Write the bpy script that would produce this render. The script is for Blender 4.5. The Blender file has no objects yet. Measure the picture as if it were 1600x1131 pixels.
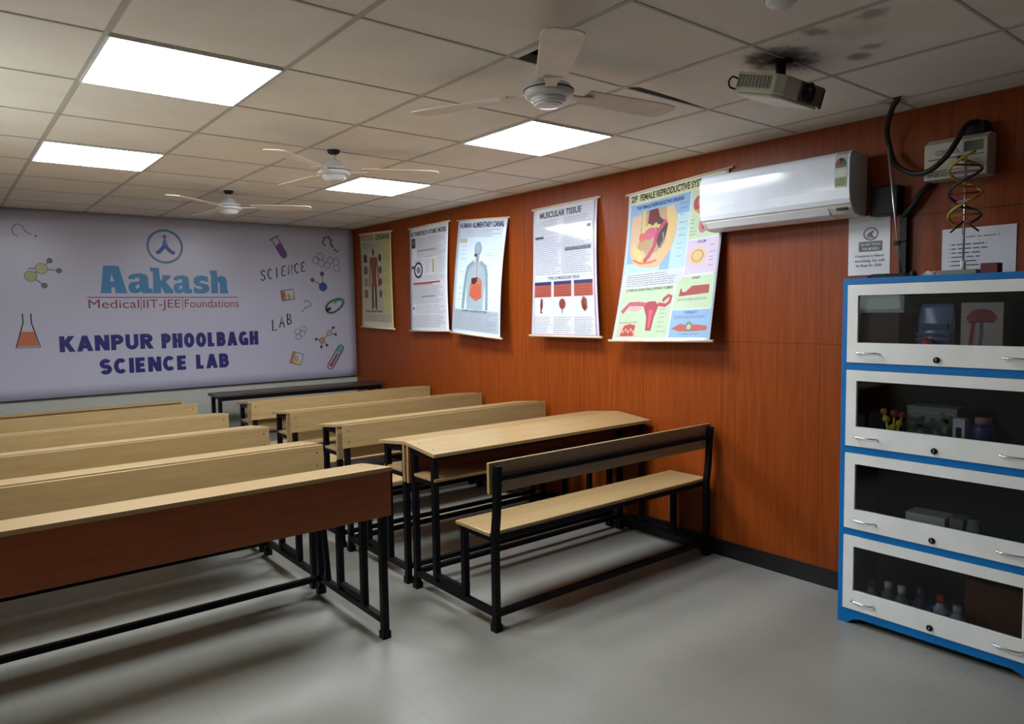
import bpy, bmesh, math, random
from mathutils import Vector, Matrix
random.seed(7)
SC = bpy.context.scene
C = SC.collection
PI = math.pi

# ------------------------------------------------------------------ camera
cam_d = bpy.data.cameras.new('camera')
cam_d.sensor_fit = 'HORIZONTAL'; cam_d.sensor_width = 36.0
cam_d.lens = 1125.613 / 1600 * 36.0
cam_d.clip_start = 0.02
cam = bpy.data.objects.new('camera', cam_d); C.objects.link(cam)
def cam_matrix(loc, yaw, pitch, roll):
    cy, sy = math.cos(yaw), math.sin(yaw)
    f = Vector((sy*math.cos(pitch), cy*math.cos(pitch), math.sin(pitch)))
    r = Vector((cy, -sy, 0)); u = r.cross(f)
    r2 = math.cos(roll)*r + math.sin(roll)*u
    u2 = -math.sin(roll)*r + math.cos(roll)*u
    M = Matrix((r2, u2, -f)).transposed().to_4x4()
    return Matrix.Translation(loc) @ M
cam.matrix_world = cam_matrix(Vector((-1.0971, -1.5194, 1.5218)), 0.67530, -0.07130, -0.0156)
SC.camera = cam

# ------------------------------------------------------------------ world, exposure
w = bpy.data.worlds.new('world'); SC.world = w; w.use_nodes = True
w.node_tree.nodes['Background'].inputs[0].default_value = (0.02, 0.02, 0.02, 1)
w.node_tree.nodes['Background'].inputs[1].default_value = 0.3
SC.view_settings.view_transform = 'Standard'
SC.view_settings.look = 'None'
SC.view_settings.gamma = 1.0
SC.view_settings.use_curve_mapping = False
SC.view_settings.exposure = 0.0
LAMP = 37.0            # radiance of the ceiling panels

# room
XW, YB, H = 2.609, 5.913, 2.452
XL, YF = -1.37, -6.0

# ------------------------------------------------------------------ materials
def lin(c):
    c = c/255.0
    return c/12.92 if c <= 0.04045 else ((c+0.055)/1.055)**2.4
def rgb(r, g, b): return (lin(r), lin(g), lin(b), 1.0)
MATS = {}
def mat(name, col, rough=0.5, metal=0.0, spec=0.5, coat=0.0, var=0.0, vscale=8.0, stretch=(1,1,1), bump=0.0):
    if name in MATS: return MATS[name]
    m = bpy.data.materials.new(name); m.use_nodes = True
    nt = m.node_tree; b = nt.nodes['Principled BSDF']
    b.inputs['Base Color'].default_value = col
    b.inputs['Roughness'].default_value = rough
    b.inputs['Metallic'].default_value = metal
    b.inputs['Specular IOR Level'].default_value = spec
    b.inputs['Coat Weight'].default_value = coat
    tc = nt.nodes.new('ShaderNodeTexCoord'); mp = nt.nodes.new('ShaderNodeMapping')
    mp.inputs['Scale'].default_value = stretch
    nz = nt.nodes.new('ShaderNodeTexNoise'); nz.inputs['Scale'].default_value = vscale
    nz.inputs['Detail'].default_value = 4
    nt.links.new(tc.outputs['Object'], mp.inputs['Vector']); nt.links.new(mp.outputs[0], nz.inputs['Vector'])
    v = var if var > 0 else 0.05
    mr = nt.nodes.new('ShaderNodeMapRange')
    mr.inputs['From Min'].default_value = 0.25; mr.inputs['From Max'].default_value = 0.75
    mr.inputs['To Min'].default_value = 1-v; mr.inputs['To Max'].default_value = 1+v
    nt.links.new(nz.outputs['Fac'], mr.inputs['Value'])
    mx = nt.nodes.new('ShaderNodeVectorMath'); mx.operation = 'SCALE'
    mx.inputs[0].default_value = col[:3]
    nt.links.new(mr.outputs[0], mx.inputs['Scale'])
    nt.links.new(mx.outputs[0], b.inputs['Base Color'])
    if bump > 0:
        bp = nt.nodes.new('ShaderNodeBump'); bp.inputs['Strength'].default_value = bump
        bp.inputs['Distance'].default_value = 0.002
        nt.links.new(nz.outputs['Fac'], bp.inputs['Height']); nt.links.new(bp.outputs[0], b.inputs['Normal'])
    MATS[name] = m
    return m
def emit(name, col, s):
    m = bpy.data.materials.new(name); m.use_nodes = True
    nt = m.node_tree; nt.nodes.clear()
    o = nt.nodes.new('ShaderNodeOutputMaterial'); e = nt.nodes.new('ShaderNodeEmission')
    e.inputs[0].default_value = col; e.inputs[1].default_value = s
    nt.links.new(e.outputs[0], o.inputs[0]); return m
class NT:
    """small node helper"""
    def __init__(s, name, rough=0.5, spec=0.5):
        s.m = bpy.data.materials.new(name); s.m.use_nodes = True; s.nt = s.m.node_tree
        s.b = s.nt.nodes['Principled BSDF']; s.b.inputs['Roughness'].default_value = rough
        s.b.inputs['Specular IOR Level'].default_value = spec
        tc = s.nt.nodes.new('ShaderNodeTexCoord'); s.obj = tc.outputs['Object']
        sp = s.nt.nodes.new('ShaderNodeSeparateXYZ'); s.nt.links.new(s.obj, sp.inputs[0])
        s.x, s.y, s.z = sp.outputs
    def math(s, op, a, b=None, c=None):
        n = s.nt.nodes.new('ShaderNodeMath'); n.operation = op
        for i, v in enumerate((a, b, c)):
            if v is None: continue
            if isinstance(v, (int, float)): n.inputs[i].default_value = v
            else: s.nt.links.new(v, n.inputs[i])
        return n.outputs[0]
    def noise(s, scale, stretch=(1,1,1), detail=4, rough=0.5, off=(0,0,0)):
        mp = s.nt.nodes.new('ShaderNodeMapping'); mp.inputs['Scale'].default_value = stretch
        mp.inputs['Location'].default_value = off
        n = s.nt.nodes.new('ShaderNodeTexNoise'); n.inputs['Scale'].default_value = scale
        n.inputs['Detail'].default_value = detail; n.inputs['Roughness'].default_value = rough
        s.nt.links.new(s.obj, mp.inputs[0]); s.nt.links.new(mp.outputs[0], n.inputs['Vector'])
        return n.outputs['Fac']
    def ramp(s, fac, stops):
        r = s.nt.nodes.new('ShaderNodeValToRGB'); e = r.color_ramp.elements
        e[0].position, e[0].color = stops[0]; e[1].position, e[1].color = stops[-1]
        for p, c in stops[1:-1]:
            k = e.new(p); k.color = c
        s.nt.links.new(fac, r.inputs[0]); return r.outputs[0]
    def mix(s, fac, a, b):
        n = s.nt.nodes.new('ShaderNodeMix'); n.data_type = 'RGBA'
        for k, v in ((0, fac), (6, a), (7, b)):
            if isinstance(v, (int, float)): n.inputs[k].default_value = v
            elif isinstance(v, tuple): n.inputs[k].default_value = v
            else: s.nt.links.new(v, n.inputs[k])
        return n.outputs[2]
    def line(s, coord, period, offset, half):
        """1 on thin lines at coord = offset + k*period"""
        t = s.math('SUBTRACT', coord, offset - period/2)
        f = s.math('FLOORED_MODULO', t, period)
        d = s.math('ABSOLUTE', s.math('SUBTRACT', f, period/2))
        return s.math('LESS_THAN', d, half)
    def bump(s, h, strength, dist=0.002):
        b = s.nt.nodes.new('ShaderNodeBump'); b.inputs['Strength'].default_value = strength
        b.inputs['Distance'].default_value = dist
        s.nt.links.new(h, b.inputs['Height']); s.nt.links.new(b.outputs[0], s.b.inputs['Normal'])
    def color(s, c): s.nt.links.new(c, s.b.inputs['Base Color'])

def m_woodwall():
    t = NT('orange_wood_laminate', 0.38, 0.22)
    g = t.noise(9.0, (1, 7.0, 0.35), 6, 0.6)
    g2 = t.noise(26.0, (1, 6.0, 0.10), 3, 0.5)
    c = t.ramp(g, [(0.30, (0.205, 0.037, 0.0036, 1)), (0.5, (0.252, 0.048, 0.0045, 1)), (0.72, (0.312, 0.066, 0.0072, 1))])
    c = t.mix(t.math('MULTIPLY', g2, 0.35), c, (0.17, 0.029, 0.0030, 1))
    sv = t.line(t.y, 0.617, 0.460, 0.0022)
    sh = t.math('LESS_THAN', t.math('ABSOLUTE', t.math('SUBTRACT', t.z, 1.3165)), 0.0018)
    sh = t.math('MULTIPLY', sh, t.math('LESS_THAN', t.y, 1.086))
    sk = t.math('MULTIPLY', t.math('LESS_THAN', t.math('ABSOLUTE', t.math('SUBTRACT', t.z, 1.948)), 0.004), t.math('LESS_THAN', t.y, 0.03))
    s = t.math('MAXIMUM', t.math('MAXIMUM', sv, sh), sk)
    c = t.mix(t.math('MULTIPLY', s, 0.75), c, (0.06, 0.015, 0.004, 1))
    t.color(c); t.bump(g2, 0.05)
    return t.m
def m_ceiling():
    t = NT('mineral_ceiling_tile', 0.85, 0.2)
    n = t.noise(3.0, (1, 1, 1), 5, 0.6); n2 = t.noise(140.0, (1, 1, 1), 2)
    c = t.ramp(n, [(0.3, (0.760, 0.715, 0.660, 1)), (0.7, (0.850, 0.805, 0.750, 1))])
    c = t.mix(t.math('MULTIPLY', n2, 0.12), c, (0.46, 0.43, 0.39, 1))
    # water and soot stains with their own outlines
    stain = None
    wob = t.noise(16.0, (1, 1, 1), 4, 0.7)
    for (sx, sy, rx, ry, st) in ((1.30, -0.208, .075, .040, .55), (1.307, -0.397, .045, .05, .5), (1.60, -0.257, .035, .05, .5),
                                 (1.667, -0.168, .05, .05, .6), (1.46, 0.02, .17, .12, .8), (1.40, -0.30, .10, .12, .15), (2.40, 0.02, .08, .05, .7)):
        dx = t.math('DIVIDE', t.math('SUBTRACT', t.x, sx), rx); dy = t.math('DIVIDE', t.math('SUBTRACT', t.y, sy), ry)
        d = t.math('SQRT', t.math('ADD', t.math('MULTIPLY', dx, dx), t.math('MULTIPLY', dy, dy)))
        d = t.math('ADD', d, t.math('MULTIPLY', t.math('SUBTRACT', wob, 0.5), 1.8))
        mr = t.nt.nodes.new('ShaderNodeMapRange'); mr.inputs[1].default_value = 0.5; mr.inputs[2].default_value = 1.1
        mr.inputs[3].default_value = st; mr.inputs[4].default_value = 0.0
        t.nt.links.new(d, mr.inputs[0])
        stain = mr.outputs[0] if stain is None else t.math('MAXIMUM', stain, mr.outputs[0])
    c = t.mix(stain, c, (0.055, 0.045, 0.038, 1))
    t.color(c); t.bump(n2, 0.12)
    return t.m
def m_floor():
    t = NT('vitrified_floor_tile', 0.30, 0.5)
    n = t.noise(1.6, (1, 1, 1), 6, 0.6); n2 = t.noise(30.0, (1, 1, 1), 3)
    c = t.ramp(n, [(0.3, (0.232, 0.228, 0.195, 1)), (0.7, (0.282, 0.278, 0.238, 1))])
    c = t.mix(t.math('MULTIPLY', n2, 0.12), c, (0.21, 0.21, 0.18, 1))
    s = t.math('MAXIMUM', t.line(t.x, 0.6, 0.27, 0.0014), t.line(t.y, 0.6, 0.160, 0.0014))
    c = t.mix(t.math('MULTIPLY', s, 0.40), c, (0.13, 0.125, 0.10, 1))
    # specks of dirt
    v = t.nt.nodes.new('ShaderNodeTexVoronoi'); v.inputs['Scale'].default_value = 3.2; t.nt.links.new(t.obj, v.inputs['Vector'])
    sp = t.math('LESS_THAN', v.outputs['Distance'], 0.012)
    c = t.mix(t.math('MULTIPLY', sp, 0.8), c, (0.03, 0.025, 0.02, 1))
    t.color(c)
    r = t.math('ADD', 0.24, t.math('MULTIPLY', n, 0.16)); t.nt.links.new(r, t.b.inputs['Roughness'])
    return t.m
def m_board():
    t = NT('pale_wood_laminate', 0.36, 0.5)
    g = t.noise(7.0, (0.5, 6.0, 6.0), 6, 0.62); g2 = t.noise(20.0, (0.22, 8.0, 8.0), 3)
    c = t.ramp(g, [(0.28, (0.297, 0.196, 0.078, 1)), (0.5, (0.342, 0.233, 0.101, 1)), (0.75, (0.392, 0.279, 0.131, 1))])
    c = t.mix(t.math('MULTIPLY', g2, 0.25), c, (0.245, 0.155, 0.057, 1))
    t.color(c); return t.m
WOODWALL = m_woodwall(); CEIL = m_ceiling(); FLOOR = m_floor(); BOARD = m_board()
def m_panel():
    t = NT('shaded_red_brown_board', 0.40, 0.4)  # board colour darkened and reddened to carry the shade on the panel
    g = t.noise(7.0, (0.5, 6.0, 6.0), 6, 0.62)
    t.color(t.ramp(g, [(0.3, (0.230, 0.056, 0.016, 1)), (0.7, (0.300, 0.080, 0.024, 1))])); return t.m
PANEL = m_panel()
EDGE = mat('board_edge_lipping', rgb(196, 158, 108), 0.5, var=.08)
DARKBOARD = mat('dark_brown_board', rgb(62, 48, 40), 0.4, var=.1, stretch=(.3, 6, 6))
IRON = mat('black_enamel_iron', (0.0032, 0.0034, 0.0052, 1), 0.40, 0.0, 0.16, var=.15)
SCREW = mat('dark_screw_head', (0.05, 0.04, 0.03, 1), 0.4, 0.6)
PLASTER = mat('cream_plaster', rgb(172, 173, 160), 0.8, var=.03, vscale=2, bump=.05)
PLASTER2 = mat('beige_plaster', rgb(150, 140, 128), 0.85, var=.03, vscale=2)
BLACKSKIRT = mat('black_skirting', (0.006, 0.006, 0.007, 1), 0.35)
GRID = mat('ceiling_grid_paint', (0.46, 0.44, 0.40, 1), 0.6)
VOID = mat('dark_ceiling_void', (0.004, 0.004, 0.004, 1), 0.9)
VINYL = mat('banner_vinyl', rgb(178, 178, 194), 0.28, 0, 0.5, var=.015, vscale=1.5)
WHITE = mat('white_plastic', rgb(222, 224, 226), 0.28, 0, .5)
WHITEG = mat('glossy_white_plastic', rgb(230, 238, 248), 0.12, 0, .6)
OFFWHITE = mat('off_white_plastic', rgb(205, 202, 188), 0.4)
GREYP = mat('grey_plastic', rgb(120, 122, 118), 0.5)
BLACKP = mat('black_plastic', (0.006, 0.006, 0.007, 1), 0.45, 0, .25)
DARKGREY = mat('dark_grey_plastic', (0.018, 0.017, 0.016, 1), 0.5, 0, .3)
DUSTY = mat('dusty_fan_paint', rgb(226, 214, 204), 0.62, var=.08, vscale=12)
FANMETAL = mat('fan_motor_paint', rgb(205, 208, 208), 0.35)
CABWHITE = mat('cabinet_white_paint', rgb(242, 244, 238), 0.35)
CABBLUE = mat('cabinet_blue_paint', rgb(4, 116, 190), 0.4, 0, .3)
CABIN = mat('cabinet_inside_shade', rgb(26, 29, 38), 0.6)  # near-black colour carries the shade of the unlit interior
CHROME = mat('chrome', (0.75, 0.75, 0.76, 1), 0.18, 1.0)
STEEL = mat('steel_rod', (0.62, 0.62, 0.60, 1), 0.3, 1.0)
ROD = mat('poster_rod_plastic', rgb(226, 206, 176), 0.35)
PAPER = mat('white_paper', rgb(222, 224, 228), 0.8)
DIFF = emit('lamp_diffuser_light', (0.94, 0.99, 1.08, 1), LAMP)
SKYPANE = emit('daylight_frosted_pane', (0.90, 1.0, 0.95, 1), 3.2)
def glass():
    m = bpy.data.materials.new('cabinet_glass'); m.use_nodes = True
    nt = m.node_tree; nt.nodes.clear()
    o = nt.nodes.new('ShaderNodeOutputMaterial'); mx = nt.nodes.new('ShaderNodeMixShader')
    tr = nt.nodes.new('ShaderNodeBsdfTransparent'); gl = nt.nodes.new('ShaderNodeBsdfGlossy')
    tr.inputs[0].default_value = (0.82, 0.85, 0.88, 1); gl.inputs['Roughness'].default_value = 0.03
    fr = nt.nodes.new('ShaderNodeFresnel'); fr.inputs[0].default_value = 1.33
    nt.links.new(fr.outputs[0], mx.inputs[0]); nt.links.new(tr.outputs[0], mx.inputs[1]); nt.links.new(gl.outputs[0], mx.inputs[2])
    nt.links.new(mx.outputs[0], o.inputs[0]); return m
GLASS = glass()

# ------------------------------------------------------------------ mesh helpers
class MB:
    def __init__(s): s.bm = bmesh.new(); s.mats = []; s.cur = 0
    def use(s, m):
        if m not in s.mats: s.mats.append(m)
        s.cur = s.mats.index(m); return s
    def face(s, vs):
        try: f = s.bm.faces.new(vs)
        except ValueError: return None
        f.material_index = s.cur; return f
    def box(s, x0, x1, y0, y1, z0, z1, bev=0.0):
        if x0 > x1: x0, x1 = x1, x0
        if y0 > y1: y0, y1 = y1, y0
        if z0 > z1: z0, z1 = z1, z0
        v = [s.bm.verts.new((x, y, z)) for x in (x0, x1) for y in (y0, y1) for z in (z0, z1)]
        fs = [s.face([v[i] for i in q]) for q in ((0,1,3,2), (4,6,7,5), (0,4,5,1), (2,3,7,6), (0,2,6,4), (1,5,7,3))]
        if bev > 0:
            es = list({e for f in fs for e in f.edges})
            r = bmesh.ops.bevel(s.bm, geom=es, offset=bev, segments=2, affect='EDGES', profile=0.6)
            for f in r['faces']: f.material_index = s.cur
        return s
    def tube(s, pts, r, n=8, cap=True, rect=False):
        """round (or square) tube along a polyline, r may be a list"""
        P = [Vector(p) for p in pts]; rings = []
        up = None
        for i, p in enumerate(P):
            d = (P[min(i+1, len(P)-1)] - P[max(i-1, 0)]).normalized()
            if up is None:
                up = Vector((0, 0, 1)) if abs(d.z) < 0.9 else Vector((1, 0, 0))
            a = d.cross(up).normalized(); b = a.cross(d).normalized(); up = b
            rr = r[i] if isinstance(r, (list, tuple)) else r
            k = 4 if rect else n; o = PI/4 if rect else 0
            q = rr*math.sqrt(2) if rect else rr
            rings.append([s.bm.verts.new(p + a*math.cos(o+2*PI*j/k)*q + b*math.sin(o+2*PI*j/k)*q) for j in range(k)])
        k = len(rings[0])
        for i in range(len(rings)-1):
            for j in range(k):
                f = s.face([rings[i][j], rings[i][(j+1)%k], rings[i+1][(j+1)%k], rings[i+1][j]])
                if f and not rect: f.smooth = True
        if cap:
            s.face(rings[0][::-1]); s.face(rings[-1])
        return s
    def lathe(s, prof, c, axis='z', n=32, smooth=True):
        """prof: list of (radius, height) ; c: centre"""
        c = Vector(c); rings = []
        def pos(r, h, a):
            x, y = r*math.cos(a), r*math.sin(a)
            return c + (Vector((x, y, h)) if axis == 'z' else Vector((h, x, y)) if axis == 'x' else Vector((x, h, y)))
        for r, h in prof:
            if r < 1e-6: rings.append([s.bm.verts.new(pos(0, h, 0))])
            else: rings.append([s.bm.verts.new(pos(r, h, 2*PI*j/n)) for j in range(n)])
        for a, b in zip(rings, rings[1:]):
            for j in range(n):
                q = [a[j % len(a)], a[(j+1) % len(a)], b[(j+1) % len(b)], b[j % len(b)]]
                u = []
                for v in q:
                    if v not in u: u.append(v)
                if len(u) > 2:
                    f = s.face(u)
                    if f: f.smooth = smooth
        if len(rings[0]) > 1: s.face(rings[0])
        if len(rings[-1]) > 1: s.face(rings[-1])
        return s
    def prism(s, poly, a0, a1, axis='y'):
        """poly in the two other axes, extruded from a0 to a1"""
        def P(u, v, a):
            return (u, a, v) if axis == 'y' else (a, u, v) if axis == 'x' else (u, v, a)
        A = [s.bm.verts.new(P(u, v, a0)) for u, v in poly]; B = [s.bm.verts.new(P(u, v, a1)) for u, v in poly]
        n = len(poly)
        for i in range(n): s.face([A[i], A[(i+1)%n], B[(i+1)%n], B[i]])
        s.face(A[::-1]); s.face(B); return s
    def build(s, name, m=None, parent=None, bevel=0.0, loc=None):
        bmesh.ops.recalc_face_normals(s.bm, faces=s.bm.faces)
        me = bpy.data.meshes.new(name); s.bm.to_mesh(me); s.bm.free()
        if m is not None and not s.mats: me.materials.append(m)
        for k in s.mats: me.materials.append(k)
        o = bpy.data.objects.new(name, me); C.objects.link(o)
        if parent: o.parent = parent
        if loc: o.location = loc
        if bevel > 0:
            b = o.modifiers.new('bevel', 'BEVEL'); b.width = bevel; b.segments = 2; b.limit_method = 'ANGLE'
        return o
def tag(o, label, cat, group=None):
    o['label'] = label; o['category'] = cat
    if group: o['group'] = group
    return o
def thing(name, label, cat, loc=(0,0,0), rz=0.0, group=None):
    o = bpy.data.objects.new(name, None); o.empty_display_size = 0.1; C.objects.link(o)
    o.location = loc; o.rotation_euler = (0, 0, rz)
    return tag(o, label, cat, group)
def struct(o): o['kind'] = 'structure'; return o
def copy_tree(o, parent=None):
    c = o.copy(); C.objects.link(c)
    if parent: c.parent = parent
    for ch in list(o.children): copy_tree(ch, c)
    return c

# ---------- flat prints (lettering and pictures) mapped on sheets
_fc = {}
def text_mesh(s, bold=0.0, shear=0.0):
    key = (s, bold, shear)
    if key in _fc: return _fc[key]
    cu = bpy.data.curves.new('t', 'FONT'); cu.body = s; cu.size = 1.0; cu.offset = bold; cu.shear = shear
    cu.resolution_u = 4
    ob = bpy.data.objects.new('t', cu); C.objects.link(ob)
    bpy.context.view_layer.update()
    me = bpy.data.meshes.new_from_object(ob.evaluated_get(bpy.context.evaluated_depsgraph_get()))
    vs = [(v.co.x, v.co.y) for v in me.vertices]; fs = [tuple(p.vertices) for p in me.polygons]
    bpy.data.objects.remove(ob); bpy.data.curves.remove(cu); bpy.data.meshes.remove(me)
    _fc[key] = (vs, fs); return _fc[key]
class Print:
    def __init__(s): s.items = []
    def add(s, vs, fs, m, layer): s.items.append((vs, fs, m, layer))
    def poly(s, pts, m, layer=1): s.add(list(pts), [tuple(range(len(pts)))], m, layer)
    def rect(s, u0, v0, u1, v1, m, layer=1): s.poly([(u0,v0), (u1,v0), (u1,v1), (u0,v1)], m, layer)
    def ell(s, u, v, a, b, m, layer=1, rot=0, n=28):
        c, d = math.cos(rot), math.sin(rot)
        s.poly([(u+a*math.cos(t)*c-b*math.sin(t)*d, v+a*math.cos(t)*d+b*math.sin(t)*c) for t in [2*PI*k/n for k in range(n)]], m, layer)
    def stroke(s, pts, w, m, layer=2, closed=False):
        P = [Vector(p) for p in pts]
        if closed: P = P + [P[0], P[1]]
        L, Rr = [], []
        for i, p in enumerate(P):
            d = (P[min(i+1, len(P)-1)] - P[max(i-1, 0)])
            d = d.normalized() if d.length > 0 else Vector((1, 0))
            nrm = Vector((-d.y, d.x))*w/2
            L.append(p+nrm); Rr.append(p-nrm)
        n = len(P); vs = [tuple(x) for x in L+Rr]
        fs = [(i, i+1, n+i+1, n+i) for i in range(n-1)]
        s.add(vs, fs, m, layer)
    def ring(s, u, v, a, b, w, m, layer=2, rot=0, n=28, a0=0, a1=2*PI):
        c, d = math.cos(rot), math.sin(rot)
        s.stroke([(u+a*math.cos(t)*c-b*math.sin(t)*d, v+a*math.cos(t)*d+b*math.sin(t)*c) for t in [a0+(a1-a0)*k/n for k in range(n+1)]], w, m, layer)
    def text(s, t, u, v, h, m, layer=2, bold=0.0, width=None, align='c', rot=0.0, shear=0.0):
        vs, fs = text_mesh(t, bold, shear)
        if not vs: return
        x0 = min(a for a, b in vs); x1 = max(a for a, b in vs); y0 = min(b for a, b in vs); y1 = max(b for a, b in vs)
        k = h/(0.69+2*bold)           # cap height
        kx = width/(x1-x0) if width else k
        ox = {'c': (x0+x1)/2, 'l': x0, 'r': x1}[align]
        c, d = math.cos(rot), math.sin(rot)
        out = []
        for a, b in vs:
            a, b = (a-ox)*kx, (b+bold)*k
            out.append((u+a*c-b*d, v+a*d+b*c))
        s.add(out, fs, m, layer)
    def lines(s, u0, u1, v0, v1, n, m, layer=2, w=0.0035, rag=0.25, words=True, rnd=random):
        for i in range(n):
            v = v1-(v1-v0)*(i+.5)/n; e = u1-(u1-u0)*rnd.random()*rag; u = u0
            if not words: s.rect(u0, v-w/2, e, v+w/2, m, layer); continue
            while u < e:
                q = min(e, u+0.015+0.05*rnd.random()); s.rect(u, v-w/2, q, v+w/2, m, layer); u = q+0.007
    def put(s, mb, fmap, cuts_v=(), cuts_u=(), step=0.0004):
        for vs, fs, m, layer in s.items:
            b = bmesh.new(); V = [b.verts.new((x, y, 0)) for x, y in vs]
            for f in fs:
                if len(set(f)) >= 3:
                    try: b.faces.new([V[i] for i in f])
                    except ValueError: pass
            bmesh.ops.triangulate(b, faces=b.faces[:])
            lo = min(y for x, y in vs); hi = max(y for x, y in vs)
            for cv in cuts_v:
                if lo < cv < hi:
                    bmesh.ops.bisect_plane(b, geom=b.verts[:]+b.edges[:]+b.faces[:], plane_co=(0, cv, 0), plane_no=(0, 1, 0))
            lo = min(x for x, y in vs); hi = max(x for x, y in vs)
            for cv in cuts_u:
                if lo < cv < hi:
                    bmesh.ops.bisect_plane(b, geom=b.verts[:]+b.edges[:]+b.faces[:], plane_co=(cv, 0, 0), plane_no=(1, 0, 0))
            mb.use(m); b.verts.ensure_lookup_table(); b.verts.index_update()
            nv = [mb.bm.verts.new(fmap(v.co.x, v.co.y, layer*step)) for v in b.verts]
            for f in b.faces: mb.face([nv[v.index] for v in f.verts])
            b.free()
INKS = {}
def ink(r, g, b, rough=0.35):
    k = (r, g, b, rough)
    if k not in INKS:
        c = rgb(r, g, b); y = .3*c[0]+.5*c[1]+.2*c[2]
        m = mat('printed_ink_%d_%d_%d' % (r, g, b), tuple(.76*(v*.9+y*.1) for v in c[:3])+(1.0,), rough)
        INKS[k] = m
    return INKS[k]

# ================================================================== SETTING
mb = MB(); mb.box(XL-.1, XW+.1, YF-.1, YB+.1, -.1, 0); struct(mb.build('floor', FLOOR))
mb = MB(); mb.box(XW, XW+.1, YF-.1, YB+.1, 0, 2.75); struct(mb.build('wall_right', WOODWALL))
mb = MB(); mb.box(XL-.1, XW, YB, YB+.1, 0, 2.75); struct(mb.build('wall_back', PLASTER))
WY0, WY1, WZ0, WZ1 = 1.40, 2.90, 1.44, 2.22
mb = MB(); mb.box(XL-.1, XL, YF, YB, 0, WZ0); mb.box(XL-.1, XL, YF, YB, WZ1, 2.75); mb.box(XL-.1, XL, YF, WY0, WZ0, WZ1); mb.box(XL-.1, XL, WY1, YB, WZ0, WZ1)
struct(mb.build('wall_left', PLASTER2))
win = bpy.data.objects.new('window_1', None); C.objects.link(win); win.location = (XL, (WY0+WY1)/2, WZ0); struct(win)
hy = (WY1-WY0)/2; hz = WZ1-WZ0
mb = MB(); mb.box(-.07, .015, -hy, -hy+.04, 0, hz); mb.box(-.07, .015, hy-.04, hy, 0, hz); mb.box(-.07, .015, -hy+.04, hy-.04, 0, .04); mb.box(-.07, .015, -hy+.04, hy-.04, hz-.04, hz); mb.box(-.07, .010, -.02, .02, .04, hz-.04)
mb.build('window_frame', WHITE, win)
mb = MB(); mb.box(-.060, -.050, -hy+.04, hy-.04, .04, hz-.04); mb.build('pane', SKYPANE, win)
mb = MB(); mb.box(XL-.1, XW, YF-.1, YF, 0, 2.75); struct(mb.build('wall_front', WOODWALL))
mb = MB(); mb.box(XW-.012, XW, YF, YB, 0, 0.098); struct(mb.build('baseboard_right', BLACKSKIRT))
mb = MB(); mb.box(XL, XW-.012, YB-.012, YB, 0, 0.098); struct(mb.build('baseboard_back', BLACKSKIRT))
# suspended ceiling: one slab of tiles with its real openings and the dark void over it
S = 0.6
def colx(i): return S*i + {2: 0.03, 3: 0.006, 4: -0.026}.get(i, 0.0)
mb = MB(); mb.use(CEIL)
holes = {(1, 0): (0.645, 0.80, 0.475, 0.597), (3, -1): (2.335, 2.374, -0.06, -0.002)}
i0, i1 = math.floor(XL/S), 4
for i in range(i0, i1+1):
    xa = max(colx(i), XL); xb = min(colx(i+1), XW) if i < 4 else XW
    for j in range(math.floor(YF/S), math.ceil(YB/S)):
        ya, yb = max(S*j, YF), min(S*j+S, YB)
        if xb <= xa or yb <= ya: continue
        def quad(p):
            mb.face([mb.bm.verts.new((x, y, H)) for x, y in p])
        if (i, j) == (2, 0):      # a tile that slipped aside and leaves a wedge gap
            quad([(xa, ya), (xb, ya), (xb, yb-.004), (xa+.30, yb-.030), (xa+.05, yb-.040), (xa, yb)])
        elif (i, j) in holes:
            hx0, hx1, hy0, hy1 = holes[(i, j)]
            for q in ((xa, hx0, ya, yb), (hx1, xb, ya, yb), (hx0, hx1, ya, hy0), (hx0, hx1, hy1, yb)):
                quad([(q[0], q[2]), (q[1], q[2]), (q[1], q[3]), (q[0], q[3])])
        else: quad([(xa, ya), (xb, ya), (xb, yb), (xa, yb)])
mb.use(VOID); mb.box(XL, XW, YF, YB, 2.70, 2.75)
o = mb.build('ceiling'); struct(o)
mb = MB()
for i in range(i0, 5):
    if colx(i) > XL: mb.box(colx(i)-.0095, colx(i)+.0095, YF, YB, H-.0035, H+.03)
for j in range(math.floor(YF/S)+1, math.ceil(YB/S)):
    mb.box(XL, XW, S*j-.0055, S*j+.0055, H-.0030, H+.03)
mb.box(XW-.02, XW, YF, YB, H-.003, H+.02); mb.box(XL, XW, YB-.02, YB, H-.003, H+.02)
struct(mb.build('trim_1', GRID))

# ================================================================== CEILING LAMPS
def lamp(i, j, label):
    x0, x1 = colx(i)+.004, colx(i+1)-.004; y0, y1 = S*j+.004, S*j+S-.004
    cx, cy = (x0+x1)/2, (y0+y1)/2
    t = thing('ceiling_light', label, 'ceiling light', (cx, cy, H), 0, 'square ceiling light panels')
    hx, hy = (x1-x0)/2, (y1-y0)/2
    mb = MB(); z0, z1 = -.010, -.0005; w_ = .008
    mb.box(-hx, hx, -hy, -hy+w_, z0, z1); mb.box(-hx, hx, hy-w_, hy, z0, z1)
    mb.box(-hx, -hx+w_, -hy+w_, hy-w_, z0, z1); mb.box(hx-w_, hx, -hy+w_, hy-w_, z0, z1)
    mb.build('frame', WHITE, t)
    mb = MB(); mb.box(-hx+w_, hx-w_, -hy+w_, hy-w_, -.008, -.002); mb.build('diffuser', DIFF, t)
lamp(-1, 2, 'largest glowing square ceiling light, upper left of the photo')
lamp(-1, 5, 'glowing square ceiling light at the left edge, above the wall banner')
lamp(2, 2, 'glowing square ceiling light just below the nearest ceiling fan')
lamp(2, 5, 'smallest glowing ceiling light, beside the second ceiling fan and above the posters')

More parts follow.
